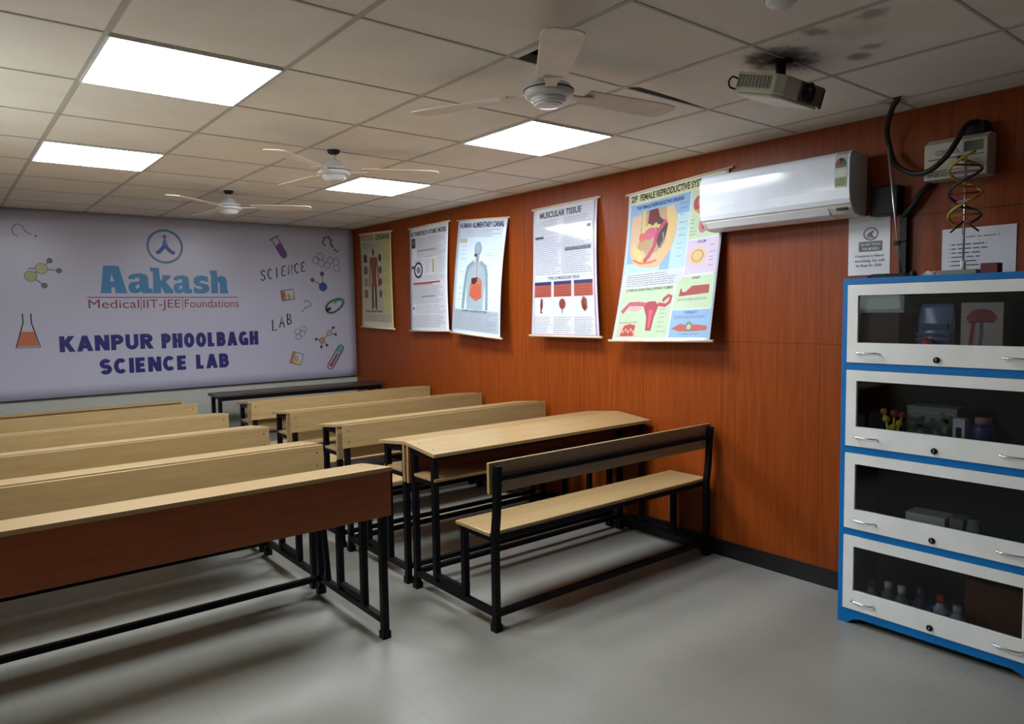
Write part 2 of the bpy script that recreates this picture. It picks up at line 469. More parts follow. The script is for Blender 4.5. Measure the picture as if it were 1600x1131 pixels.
# ================================================================== DESK-BENCH UNITS
UW = 1.70
def board_screws(mb, xs, y, zs, ny):
    mb.use(SCREW)
    for x in xs:
        for z in zs: mb.lathe([(0, ny*.0012), (.0045, ny*.001), (.005, 0)], (x, y, z), 'y', 10)
def make_unit(backrest=True):
    t = thing('school_desk', 'desk', 'school desk')
    hw = UW/2; lx = hw-.035; q = .0155
    # writing board, tilted towards the sitter
    mb = MB()
    mb.use(BOARD); mb.prism([(-.012, .797), (.285, .767), (.285, .785), (-.012, .815)], -hw, hw, 'x')
    mb.use(SCREW)
    for sx in (-1, 1):
        for yy in (.06, .20): mb.lathe([(.006, .0), (.006, .0008), (0, .0012)], (sx*(hw-.05), yy, .815-.0303*(yy+.012)/.297), 'z', 10)
    mb.build('desktop', None, t, bevel=.004)
    mb = MB(); mb.use(BOARD); mb.box(-hw+.004, hw-.004, 0, .018, .586, .796)
    mb.build('front_panel', None, t, bevel=.002)
    mb = MB(); mb.box(-hw+.02, hw-.02, .02, .262, .630, .646); mb.build('book_shelf', BOARD, t, bevel=.002)
    # seat
    mb = MB(); mb.box(-hw+.01, hw-.01, .455, .740, .458, .478); mb.build('seat', BOARD, t, bevel=.005)
    # backrest board on the sitter's side of the posts
    if backrest:
        mb = MB(); mb.use(BOARD); mb.box(-hw, hw, .742, .760, .668, .815)
        board_screws(mb, (-lx, lx), .742, (.705, .775), -1)
        mb.build('backrest', None, t, bevel=.002)
        mb = MB(); mb.box(-lx, lx, .762, .786, .728, .752); mb.build('backrest_rail', IRON, t)
    for sx in (-1, 1):
        x = sx*lx
        mb = MB(); mb.tube([(x, .036, .0), (x, .036, .795)], q, rect=True); mb.box(x-.021, x+.021, .015, .057, 0, .035); mb.build('leg', IRON, t)
        mb = MB(); mb.tube([(x, .235, .10), (x, .235, .770)], q, rect=True); mb.build('leg', IRON, t)
        mb = MB(); mb.tube([(x, .500, .10), (x, .500, .458)], q, rect=True); mb.build('leg', IRON, t)
        top = [(x, .752, .0), (x, .752, .46)] + ([(x, .765, .56), (x, .779, .80)] if backrest else [])
        mb = MB(); mb.tube(top, q, rect=True); mb.box(x-.021, x+.021, .731, .773, 0, .035); mb.build('leg', IRON, t)
        mb = MB(); mb.box(x-.014, x+.014, .052, .737, .070, .100)
        mb.build('base_rail', IRON, t)
        mb = MB(); mb.box(x-.012, x+.012, .250, .485, .118, .140)
        mb.build('stretcher', IRON, t)
        mb = MB(); mb.box(x-.013, x+.013, .052, .220, .748, .770); mb.build('desk_bracket', IRON, t)
        mb = MB(); mb.box(x-.013, x+.013, .052, .22, .604, .629); mb.build('shelf_bracket', IRON, t)
        mb = MB(); mb.box(x-.013, x+.013, .515, .737, .434, .457); mb.build('seat_bracket', IRON, t)
    mb = MB(); mb.box(-lx+.015, lx-.015, .737, .767, .070, .098); mb.build('cross_rail', IRON, t)
    mb = MB(); mb.box(-lx+.015, lx-.015, .022, .050, .080, .106); mb.build('front_cross_rail', IRON, t)
    mb = MB(); mb.box(-lx+.015, lx-.015, .715, .737, .430, .456); mb.build('seat_rail', IRON, t)
    mb = MB(); mb.box(-lx+.015, lx-.015, .222, .248, .742, .764); mb.build('desk_rail', IRON, t)
    return t
proto = make_unit(True); proto2 = make_unit(False)
# the front left unit has shade put into its red-brown panel colour, and slanted braces beside its bench posts
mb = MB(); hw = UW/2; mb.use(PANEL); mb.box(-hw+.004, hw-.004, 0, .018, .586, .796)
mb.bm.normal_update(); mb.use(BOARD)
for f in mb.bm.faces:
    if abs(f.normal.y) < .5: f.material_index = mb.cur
_o = mb.build('front_panel'); shaded_panel = _o.data; bpy.data.objects.remove(_o)
XR, XLc = 1.730, -0.340
used = set()
def place(p, x, y, rz, label, group):
    o = p if p.name not in used else copy_tree(p)
    used.add(p.name)
    if group == gl:
        for ch in list(o.children):
            if ch.name.startswith('front_cross_rail'): bpy.data.objects.remove(ch)
    o.location = (x, y, 0); o.rotation_euler = (0, 0, rz); o['label'] = label; o['group'] = group
gr, gl = 'desk and bench units along the wood wall', 'desk and bench units on the left'
place(proto, XR, 1.893, PI, 'nearest right desk unit, turned round so the rear of its bench back faces the camera', gr)
place(proto, XR, 1.919, 0, 'desk unit whose top abuts the turned-round desk, second from the front on the right', gr)
place(proto, XR-.01, 2.742, 0, 'wooden desk unit third from the front along the wood wall', gr)
place(proto, XR-.01, 3.575, 0, 'wooden desk unit fourth from the front along the wood wall', gr)
place(proto2, XR-.015, 4.395, 0, 'rearmost panelled desk unit along the wood wall, in front of the dark table', gr)
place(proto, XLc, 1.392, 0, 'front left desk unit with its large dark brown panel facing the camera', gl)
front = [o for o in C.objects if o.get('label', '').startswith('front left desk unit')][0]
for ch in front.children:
    if ch.name.startswith('front_panel'): ch.data = shaded_panel; ch['label'] = 'front panel with shade in its red-brown colour'
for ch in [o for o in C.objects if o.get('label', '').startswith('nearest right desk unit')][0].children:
    if ch.name.startswith('front_panel'): ch.data = shaded_panel  # darker panel colour stands in for the shade under this desktop
for sx in (-1, 1):
    mb = MB(); x = sx*(UW/2-.035); mb.tube([(x, .650, .095), (x, .705, .44)], .0125, rect=True); mb.build('brace', IRON, front)
place(proto, XLc+.003, 2.203, 0, 'second left desk unit, directly behind the front one', gl)
place(proto, XLc+.006, 3.010, 0, 'third left desk unit from the front', gl)
place(proto, XLc+.015, 3.820, 0, 'fourth left desk unit from the front', gl)
place(proto2, XLc-.020, 4.900, 0, 'rearmost left desk unit, nearest the banner wall', gl)
# dark table at the back
t = thing('long_table', 'long narrow dark-topped table with black legs before the banner wall', 'table', (XR, 5.26, 0), math.radians(-1.5))
mb = MB(); mb.box(-.85, .85, 0, .285, .765, .790); mb.build('tabletop', DARKBOARD, t, bevel=.003)
for sx in (-1, 1):
    for yy in (.03, .250):
        mb = MB(); mb.tube([(sx*.81, yy, 0), (sx*.81, yy, .765)], .0155, rect=True); mb.build('leg', IRON, t)
    mb = MB(); mb.box(sx*.81-.013, sx*.81+.013, .045, .235, .07, .10); mb.build('base_rail', IRON, t)
for yy in (.012, .235):
    mb = MB(); mb.box(-.795, .795, yy, yy+.028, .730, .764); mb.build('apron', IRON, t)

# ================================================================== BANNER
def banner():
    y = YB-.030
    U0, U1, V0, V1 = -1.20, 2.592, 0.816, 2.445
    def fm(u, v, h):
        # gentle sag of the vinyl near its right edge
        e = max(0.0, (u-2.30)/.30)
        return (u, y - h - .006*e*e*math.sin((v-V0)*4.0), v)
    mb = MB(); mb.use(VINYL)
    nu, nv = 40, 16
    def grid(off):
        return [[mb.bm.verts.new(fm(U0+(U1-U0)*a/nu, V0+(V1-V0)*b/nv, off)) for b in range(nv+1)] for a in range(nu+1)]
    A, B = grid(0.0), grid(-.002)
    for a in range(nu):
        for b in range(nv):
            f = mb.face([A[a][b], A[a+1][b], A[a+1][b+1], A[a][b+1]]); f.smooth = True
            mb.face([B[a][b], B[a][b+1], B[a+1][b+1], B[a+1][b]])
    for a in range(nu):
        mb.face([A[a][0], B[a][0], B[a+1][0], A[a+1][0]]); mb.face([A[a][nv], A[a+1][nv], B[a+1][nv], B[a][nv]])
    for b in range(nv):
        mb.face([A[0][b], A[0][b+1], B[0][b+1], B[0][b]]); mb.face([A[nu][b], B[nu][b], B[nu][b+1], A[nu][b+1]])
    p = Print()
    blue, navy, red, blk, ringc = ink(30,135,190), ink(34,30,120), ink(150,28,52), ink(28,28,34), ink(36,120,165)
    # emblem
    p.ring(.652, 2.176, .150, .150, .020, ringc, 2, n=48)
    p.ell(.652, 2.268, .017, .017, ink(34,110,200), 2)
    p.poly([(.640,2.245), (.664,2.245), (.668,2.195), (.655,2.172), (.636,2.190)], ink(30,130,215), 3)
    p.stroke([(.651,2.215), (.640,2.170), (.600,2.125), (.575,2.112)], .034, ink(44,60,170), 2)
    p.stroke([(.651,2.215), (.664,2.170), (.700,2.130), (.735,2.112)], .034, ink(44,60,170), 2.5)
    # heavy wordmark
    def wm(pts, m, layer=2): p.poly([(.087+(x*.15-13)*.005557, 1.735+(718-y)*.000862) for x, y in pts], m, layer)
    vin = VINYL
    lowa = [(372,565),(378,535),(420,510),(500,503),(560,520),(574,560),(576,660),(610,668),(612,718),(512,718),(500,700),(450,718),(395,712),(370,680),(372,630),(400,600),(482,590),(485,562),(470,548),(442,552),(440,570)]
    acnt = [(480,622),(450,630),(440,655),(455,672),(480,655)]
    wm([(95,718),(105,655),(135,430),(285,430),(340,655),(358,718),(240,718),(236,655),(205,655),(200,718)], blue); wm([(210,510),(194,595),(233,595)], vin, 3)
    wm(lowa, blue); wm(acnt, vin, 3)
    wm([(595,440),(690,440),(698,585),(722,555),(722,520),(808,520),(808,545),(755,592),(826,680),(835,718),(740,718),(702,645),(700,718),(612,718),(620,670),(624,485),(595,478)], blue)
    f2 = lambda q: [(835+(x-370)*.83, 718-(718-y)*.94) for x, y in q]
    wm(f2(lowa), blue); wm(f2(acnt), vin, 3)
    wm([(1215,530),(1215,590),(1150,572),(1122,580),(1132,598),(1200,615),(1232,650),(1220,695),(1170,718),(1080,718),(1050,705),(1052,645),(1110,668),(1150,665),(1140,645),(1075,628),(1050,595),(1058,550),(1095,522),(1150,515)], blue)
    wm([(1240,460),(1320,457),(1323,532),(1365,515),(1415,530),(1430,570),(1432,670),(1445,718),(1348,718),(1348,610),(1337,585),(1326,592),(1326,718),(1248,718),(1252,500),(1238,490)], blue)
    # heavy block capitals: V bar, H bar, D slanted bar with level ends, C curve
    def arc(cx, cy, a, b, t0, t1, n=18): return [(cx+a*math.cos(math.radians(t0+(t1-t0)*k/n)), cy+b*math.sin(math.radians(t0+(t1-t0)*k/n))) for k in range(n+1)]
    G2 = {'K': (.74, [('V',0), ('D',.10,.36,.95,1), ('D',.36,.62,1.0,0)]), 'A': (.86, [('D',.02,0,.5,1), ('D',.98,0,.5,1), ('H',.24,.2,.8)]),
          'N': (.74, [('V',0), ('V',1), ('D',0.02,1,.98,0)]), 'P': (.62, [('V',0), ('C',[(0,1),(.45,1)]+arc(.45,.74,.55,.26,90,-90)+[(0,.48)])]),
          'U': (.68, [('C',[(0,1.25),(0,.36)]+arc(.5,.36,.5,.36,180,360)+[(1,1.25)])]), 'R': (.70, [('V',0), ('C',[(0,1),(.45,1)]+arc(.45,.76,.50,.24,90,-90)+[(0,.52)]), ('D',.45,.5,1.0,0)]),
          'H': (.68, [('V',0), ('V',1), ('H',.5,0,1)]), 'O': (.80, [('C',arc(.5,.5,.5,.5,90,460,30))]), 'L': (.46, [('V',0), ('H',0,0,1.25)]),
          'B': (.66, [('V',0), ('C',[(0,1),(.45,1)]+arc(.45,.77,.45,.23,90,-90)+[(0,.54)]), ('C',[(0,.54),(.5,.54)]+arc(.5,.27,.5,.27,90,-90)+[(0,0)])]),
          'G': (.78, [('C',arc(.5,.5,.5,.5,42,335,28)), ('H',.40,.55,1.0), ('D',1.0,0,1.0,.5)]), 'S': (.62, [('C',arc(.5,.75,.48,.25,25,250,16)+arc(.5,.26,.50,.26,70,-155,18))]),
          'C': (.74, [('C',arc(.5,.5,.5,.5,42,318,26))]), 'I': (0, [('V',0)]), 'E': (.54, [('V',0), ('H',1,0,1.1), ('H',.5,0,1.0), ('H',0,0,1.1)])}
    def block(t_, u0, u1, v, hh, wd, m):
        gap = .012; tot = sum(G2[c][0] for c in t_); k = ((u1-u0)-len(t_)*wd-gap*(len(t_)-1))/tot
        u = u0; lay = 2.0; th = wd*.86
        for c in t_:
            w_ = G2[c][0]*k; X = lambda a_: u+wd/2+a_*w_; Y = lambda b_: v+th/2+b_*(hh-th)
            for g_ in G2[c][1]:
                if g_[0] == 'V': p.rect(X(g_[1])-wd/2, v, X(g_[1])+wd/2, v+hh, m, lay)
                elif g_[0] == 'H': p.rect(X(g_[2]), Y(g_[1])-th/2, X(g_[3]), Y(g_[1])+th/2, m, lay)
                elif g_[0] == 'D':
                    xa, ya, xb, yb = X(g_[1]), v+g_[2]*hh, X(g_[3]), v+g_[4]*hh
                    q_ = wd*.5*min(1.25, math.hypot(xb-xa, yb-ya)/abs(yb-ya)*.98)
                    p.poly([(xa-q_, ya), (xa+q_, ya), (xb+q_, yb), (xb-q_, yb)], m, lay)
                else: p.stroke([(X(a_), min(Y(b_), v+hh)) for a_, b_ in g_[1]], wd*.93, m, lay)
                lay += .12
            u += w_+wd+gap
    p.rect(-.01, 1.694, 1.312, 1.702, red, 2)
    p.text('Medical', -.005, 1.600, .078, red, 2, bold=0, width=.410, align='l')
    p.rect(.418, 1.578, .424, 1.690, red, 2)
    p.text('IIT-JEE', .440, 1.600, .078, red, 2, bold=0, width=.325, align='l')
    p.rect(.783, 1.578, .789, 1.690, red, 2)
    p.text('Foundations', .805, 1.600, .078, red, 2, bold=0, width=.510, align='l')
    block('KANPUR', -0.245, 0.510, 1.218, .140, .041, navy)
    block('PHOOLBAGH', 0.580, 1.498, 1.214, .140, .041, navy)
    block('SCIENCE', 0.052, 0.804, 1.000, .140, .041, navy)
    block('LAB', 0.882, 1.196, 1.000, .140, .041, navy)
    # hand-drawn words
    def hand(s, u, v, h, du, dv, m, w_=.010):
        G = {'S': [[(.9,.85),(.55,1),(.15,.85),(.25,.6),(.7,.45),(.85,.2),(.5,0),(.1,.12)]], 'C': [[(.85,.85),(.5,1),(.15,.7),(.15,.3),(.5,0),(.85,.15)]],
             'I': [[(.5,0),(.5,1)]], 'E': [[(.85,1),(.3,.9),(.2,.6),(.6,.52),(.15,.4),(.2,.05),(.85,.08)]], 'N': [[(.15,0),(.2,1),(.8,0),(.85,1)]],
             'L': [[(.2,1),(.2,0),(.85,.08)]], 'A': [[(.1,0),(.5,1),(.9,0)], [(.25,.4),(.78,.4)]], 'B': [[(.2,0),(.2,1),(.7,.85),(.65,.6),(.2,.52),(.8,.4),(.8,.12),(.2,0)]],
             'M': [[(.1,0),(.15,1),(.5,.4),(.85,1),(.9,0)]], 'g': [[(.8,.5),(.4,.6),(.3,.25),(.75,.2),(.8,.5),(.75,-.2),(.3,-.25)]], 'O': [[(.5,1),(.15,.7),(.15,.3),(.5,0),(.85,.3),(.85,.7),(.5,1)]]}
        for k, ch in enumerate(s):
            bu, bv = u+du*k, v+dv*k
            for st in G[ch]:
                p.stroke([(bu+a*abs(du)*.80, bv+b*h) for a, b in st], w_, m, 2)
    hand('SCIENCE', 1.545, 1.868, .105, .072, .0165, blk, .013)
    hand('LAB', 1.640, 1.352, .115, .080, .030, blk, .014)
    # test tube
    def rotp(pts, u, v, a, k=1.0): return [(u+k*(x*math.cos(a)-y*math.sin(a)), v+k*(x*math.sin(a)+y*math.cos(a))) for x, y in pts]
    a = math.radians(30)
    tube_o = [(-.034,.10),(-.034,-.09),(-.024,-.118),(0,-.13),(.024,-.118),(.034,-.09),(.034,.10)]
    p.poly(rotp([(-.032,.02),(-.032,-.09),(-.022,-.115),(0,-.127),(.022,-.115),(.032,-.09),(.032,.035)], 1.752, 2.222, a), ink(128,70,150), 1)
    p.stroke(rotp(tube_o, 1.752, 2.222, a), .007, blk, 2); p.stroke(rotp([(-.050,.10),(.050,.10)], 1.752, 2.222, a), .009, blk, 2)
    # question marks
    def qm(u, v, k, a, m, wd=.012):
        p.stroke(rotp([(-.05,.03),(-.045,.07),(0,.09),(.045,.07),(.045,.03),(.01,-.005),(0,-.05)], u, v, a, k), wd, m, 2)
        p.ell(*rotp([(0,-.085)], u, v, a, k)[0], .010*k, .010*k, m, 2)
    qm(2.315, 2.270, 1.0, math.radians(48), blk, .012); qm(2.330, 2.262, 1.15, math.radians(48), ink(90,90,100), .006)
    qm(2.020, 1.600, .75, math.radians(-38), blk, .007)
    qm(-.450, 2.250, 1.0, math.radians(70), ink(110,112,118), .008)
    # hexagon molecules
    def hexa(u, v, r, m, wd=.006, rot=0.3): p.stroke([(u+r*math.cos(rot+PI/3*k), v+r*math.sin(rot+PI/3*k)) for k in range(7)], wd, m, 2)
    grey = ink(100,100,108)
    for du, dv in ((-.125,.035),(-.075,.075),(-.060,.005),(.0,-.02),(.040,.035),(.105,.02),(.115,-.05)):
        hexa(2.275+du, 2.060+dv, .040, grey)
    for du, dv in ((-.03,-.045),(-.035,.005),(.03,.035),(.02,-.01)): hexa(1.955+du, 1.325+dv, .034, grey)
    # small molecules
    def stick(a_, b_, m=blk, wd=.007): p.stroke([a_, b_], wd, m, 1)
    def ball(u, v, r, m): p.ell(u, v, r, r, m, 2); p.ring(u, v, r, r, .004, blk, 3)
    stick((2.222,1.815),(2.110,1.880)); stick((2.222,1.815),(2.215,1.945))
    ball(2.222,1.810,.045, ink(60,80,170)); ball(2.105,1.882,.020, ink(90,90,84)); ball(2.215,1.950,.022, ink(100,84,100))
    def mol(u, v, c1, c2):
        for (du, dv) in ((-.10,.0),(-.045,-.085),(.02,-.07),(.10,.12),(.125,.045)): 
            b_ = (u-.035, v-.015) if du < .05 else (u+.055, v+.060)
            stick(b_, (u+du, v+dv)); ball(u+du, v+dv, .013, ink(60,56,60))
        stick((u-.035,v-.015),(u+.055,v+.060)); ball(u-.035, v-.015, .032, c1); ball(u+.055, v+.060, .030, c2)
    mol(2.225, 1.245, ink(196,150,120), ink(190,180,150))
    stick((-.440,1.945),(-.345,1.945)); ball(-.425,1.880,.045, ink(176,174,84))
    for q_ in ((-.28,2.015),(-.215,1.930)): stick((-.345,1.945), q_); ball(*q_, .020, ink(88,84,90))
    stick((-.425,1.88),(-.345,1.945)); ball(-.345,1.945,.045, ink(190,186,120)); stick((-.425,1.88),(-.345,1.815)); ball(-.330,1.800,.022, ink(88,84,90))
    # bacterium
    a = math.radians(28)
    body = [(.115*math.cos(t)*(1+.12*math.cos(t)), .062*math.sin(t)) for t in [2*PI*k/32 for k in range(33)]]
    p.stroke(rotp(body, 2.340, 1.600, a), .010, blk, 3)
    p.stroke(rotp([(x*.88, y*.85) for x, y in body], 2.340, 1.600, a), .012, ink(70,150,110), 2)
    for k in range(26):
        t_ = 2*PI*k/26; q0 = (.115*math.cos(t_)*(1+.12*math.cos(t_)), .062*math.sin(t_))
        p.stroke(rotp([q0, (q0[0]*1.16, q0[1]*1.32)], 2.340, 1.600, a), .006, ink(30,70,56), 2)
    p.poly(rotp([(.0,.015),(.09,.02),(.09,.042),(.03,.046)], 2.340, 1.600, a), ink(96,178,140), 2)
    p.ell(2.285, 1.570, .026, .018, ink(44,60,52), 2, rot=.4); p.ell(2.262, 1.555, .014, .020, ink(44,60,52), 2)
    # element cards
    def card(u, v, a, w_, h_, c1, s_):
        q_ = rotp([(-w_,-h_),(w_,-h_),(w_,h_),(-w_,h_)], u, v, a)
        p.poly(rotp([(-w_,-h_),(-w_*.45,-h_),(-w_*.45,h_),(-w_,h_)], u, v, a), c1, 1); p.poly(rotp([(-w_*.45,-h_),(w_,-h_),(w_,-h_*.2),(-w_*.45,-h_*.2)], u, v, a), ink(214,200,120), 1)
        p.stroke(q_+[q_[0]], .008, blk, 2); hand(s_, u-.035*len(s_)+.01, v-.028, .055, .048, 0, blk, .006)
    card(1.826, 1.722, math.radians(8), .068, .052, ink(214,120,60), 'Mg'); card(1.900, 1.050, math.radians(-18), .060, .060, ink(214,140,50), 'O')
    # thermometer
    a = math.radians(-33)
    cap_ = [(-.034,-.13),(-.034,.11),(-.02,.14),(.02,.14),(.034,.11),(.034,-.13),(.015,-.15),(-.02,-.15)]
    p.stroke(rotp(cap_+[cap_[0]], 2.345, 1.045, a), .010, blk, 2); p.poly(rotp([(-.028,.06),(.028,.06),(.028,.11),(.015,.132),(-.015,.132),(-.028,.11)], 2.345, 1.045, a), ink(96,186,180), 1)
    p.stroke(rotp([(.030,-.13),(.030,.10)], 2.345, 1.045, a), .012, ink(110,190,180), 1)
    p.stroke(rotp([(0,-.10),(0,.045)], 2.345, 1.045, a), .017, ink(200,44,80), 2); p.ell(*rotp([(0,-.105)], 2.345, 1.045, a)[0], .022, .022, ink(200,44,80), 2)
    p.stroke(rotp([(-.012,-.08),(-.012,.09),(.012,.09),(.012,-.08)], 2.345, 1.045, a), .004, blk, 3)
    for k in range(9): p.stroke(rotp([(.030,-.10+.022*k),(.018,-.10+.022*k)], 2.345, 1.045, a), .006, blk, 3)
    # flask at the left
    p.poly([(-.560,1.28),(-.395,1.28),(-.425,1.405),(-.520,1.405)], ink(206,110,50), 1)
    p.stroke([(-.500,1.56),(-.500,1.48),(-.560,1.27),(-.385,1.27),(-.440,1.48),(-.440,1.56)], .010, blk, 2)
    # thin dark line along the foot of the vinyl
    p.rect(U0, V0, U1, V0+.006, ink(40,38,50), 1)
    p.put(mb, fm, cuts_u=(2.30, 2.36, 2.42, 2.48, 2.54), cuts_v=[V0+.12*k for k in range(1, 14)])
    o = mb.build('wall_banner')
    tag(o, 'large white printed vinyl banner filling the back wall', 'banner')
banner()

# ================================================================== POSTERS
def poster(label, TL, TR, BL, BR, base, draw, bulge=0.0, curl=0.0, hang=1.0, rodt=.008, rodb=.009):
    TL, TR, BL, BR = map(Vector, (TL, TR, BL, BR))
    org = Vector((XW-.005, (TL.y+TR.y)/2, TL.z))
    t = thing('anatomy_poster', label, 'poster', org, 0, 'printed charts hanging on the wood wall')
    loc = lambda p_: p_-org
    def fm(u, v, h):
        P = (BL*(1-u)+BR*u)*(1-v) + (TL*(1-u)+TR*u)*v
        e = abs(2*u-1)
        P.x = BL.x + (TL.x-BL.x)*(1-(1-v)**hang)
        x = P.x + bulge*math.sin(PI*v) - curl*(e**3)*math.sin(PI*v) - h
        inset = .012*math.sin(PI*v)*math.copysign(1, .5-u)*e
        return loc(Vector((min(x, XW-.003-h), P.y - inset, P.z)))
    mb = MB(); mb.use(base); nu, nv = 14, 24
    g = lambda off: [[mb.bm.verts.new(fm(a/nu, b/nv, off)) for b in range(nv+1)] for a in range(nu+1)]
    A, B = g(0), g(-.0012)
    for a in range(nu):
        for b in range(nv):
            f = mb.face([A[a][b], A[a][b+1], A[a+1][b+1], A[a+1][b]]); f.smooth = True
            f = mb.face([B[a][b], B[a+1][b], B[a+1][b+1], B[a][b+1]]); f.smooth = True
    for b in range(nv):
        mb.face([A[0][b], A[0][b+1], B[0][b+1], B[0][b]]); mb.face([A[nu][b], B[nu][b], B[nu][b+1], A[nu][b+1]])
    p = Print(); asp = (TL-BL).length/(TL-TR).length
    draw(p, asp)
    # drawn in units where width = 1 and height = asp
    p.put(mb, lambda u, v, h: fm(u, v/asp, h), cuts_v=[asp*k/nv for k in range(1, nv)], cuts_u=[k/nu for k in range(1, nu)], step=.0005)
    mb.build('sheet', None, t)
    for nm, a, b, r in (('top_rod', TL, TR, rodt), ('bottom_rod', BL, BR, rodb)):
        d = (b-a)*.035
        mb = MB(); mb.tube([loc(a-d), loc(b+d)], r, 10); mb.build(nm, ROD, t)
dk, gy, lg = ink(44,46,58), ink(96,98,108), ink(150,152,160)
def d1(p, A):
    y_ = ink(214,208,120); p.rect(.72, .06*A, .97, .93*A, y_, 1)
    p.rect(.04, .06*A, .72, .93*A, ink(206,196,160), 1)
    p.text('VESTIGIAL', .05, .925*A, .085, ink(176,110,50), 3, bold=.03, width=.42, align='l'); p.text('ORGANS', .96, .925*A, .085, dk, 3, bold=.03, width=.44, align='r')
    p.rect(.08, .83*A, .45, .90*A, ink(176,190,160), 2); p.lines(.10, .66, .845*A, .90*A, 3, gy, 3)
    # standing figure
    s = ink(150,70,52); m = ink(96,44,40); cx = .43
    p.ell(cx, .800*A, .035, .050, m, 3); p.rect(cx-.02, .755*A, cx+.02, .78*A, m, 3)
    p.poly([(cx-.11,.745*A),(cx+.11,.745*A),(cx+.085,.60*A),(cx+.075,.50*A),(cx+.09,.44*A),(cx-.09,.44*A),(cx-.075,.50*A),(cx-.085,.60*A)], s, 3)
    for k in (-1, 1):
        p.stroke([(cx+k*.105,.735*A),(cx+k*.135,.60*A),(cx+k*.150,.47*A),(cx+k*.155,.43*A)], .036, s, 3)
        p.stroke([(cx+k*.050,.45*A),(cx+k*.055,.32*A),(cx+k*.050,.21*A)], .060, m, 3); p.stroke([(cx+k*.050,.215*A),(cx+k*.085,.195*A)], .03, m, 3)
    p.rect(cx-.03, .50*A, cx+.03, .70*A, ink(176,56,44), 4)
    for k in range(4):
        v = (.735-.125*k)*A
        p.rect(.10, v-.045*A, .22, v+.04*A, (ink(60,52,62), ink(96,78,70), ink(170,140,120), ink(150,90,70))[k], 3)
        p.ell(.64, v, .05, .04*A, (ink(70,76,60), ink(96,96,80), ink(120,70,50), ink(110,104,96))[k], 3)
        p.lines(.74, .92, v-.03*A, v+.03*A, 3, gy, 3)
    p.text('VESTIGIAL ORGANS IN HUMAN', .40, .205*A*.80, .030, dk, 3, bold=.02, width=.55)
    p.rect(.06, .06*A, .95, .150*A, ink(206,200,170), 2); p.lines(.08, .93, .065*A, .145*A, 7, gy, 3)
def d2(p, A):
    p.text("RUTHERFORD'S ATOMIC MODEL", .5, .915*A, .062, dk, 3, bold=.03, width=.92)
    p.rect(.05, .80*A, .15, .895*A, ink(62,62,86), 3); p.ell(.10, .855*A, .028, .035, ink(150,130,120), 4)
    p.lines(.18, .95, .70*A, .895*A, 11, gy, 3, w=.005); p.rect(.20, .765*A, .70, .772*A, ink(190,110,110), 3)
    p.ring(.22, .585*A, .10, .10, .034, ink(70,72,90), 3, n=32); p.ell(.22, .585*A, .05, .05, ink(150,150,156), 2)
    p.rect(.05, .60*A, .11, .63*A, ink(86,80,84), 3)
    p.lines(.12, .36, .655*A, .69*A, 3, gy, 3); p.rect(.455, .56*A, .46, .67*A, gy, 3)
    p.rect(.60, .555*A, .64, .675*A, ink(206,196,60), 3); p.lines(.68, .94, .54*A, .69*A, 9, gy, 3); p.lines(.40, .58, .55*A, .68*A, 6, lg, 3)
    p.rect(.08, .452*A, .80, .466*A, ink(196,40,56), 3); p.rect(.08, .440*A, .60, .448*A, ink(196,90,96), 3)
    p.lines(.06, .95, .475*A, .53*A, 4, gy, 3); p.lines(.06, .95, .26*A, .435*A, 13, gy, 3, w=.005)
    p.rect(.30, .325*A, .66, .333*A, ink(190,110,110), 3); p.rect(.07, .205*A, .11, .23*A, ink(70,72,90), 3)
    p.lines(.16, .95, .16*A, .25*A, 6, gy, 3); p.lines(.06, .95, .03*A, .15*A, 8, gy, 3, w=.005)
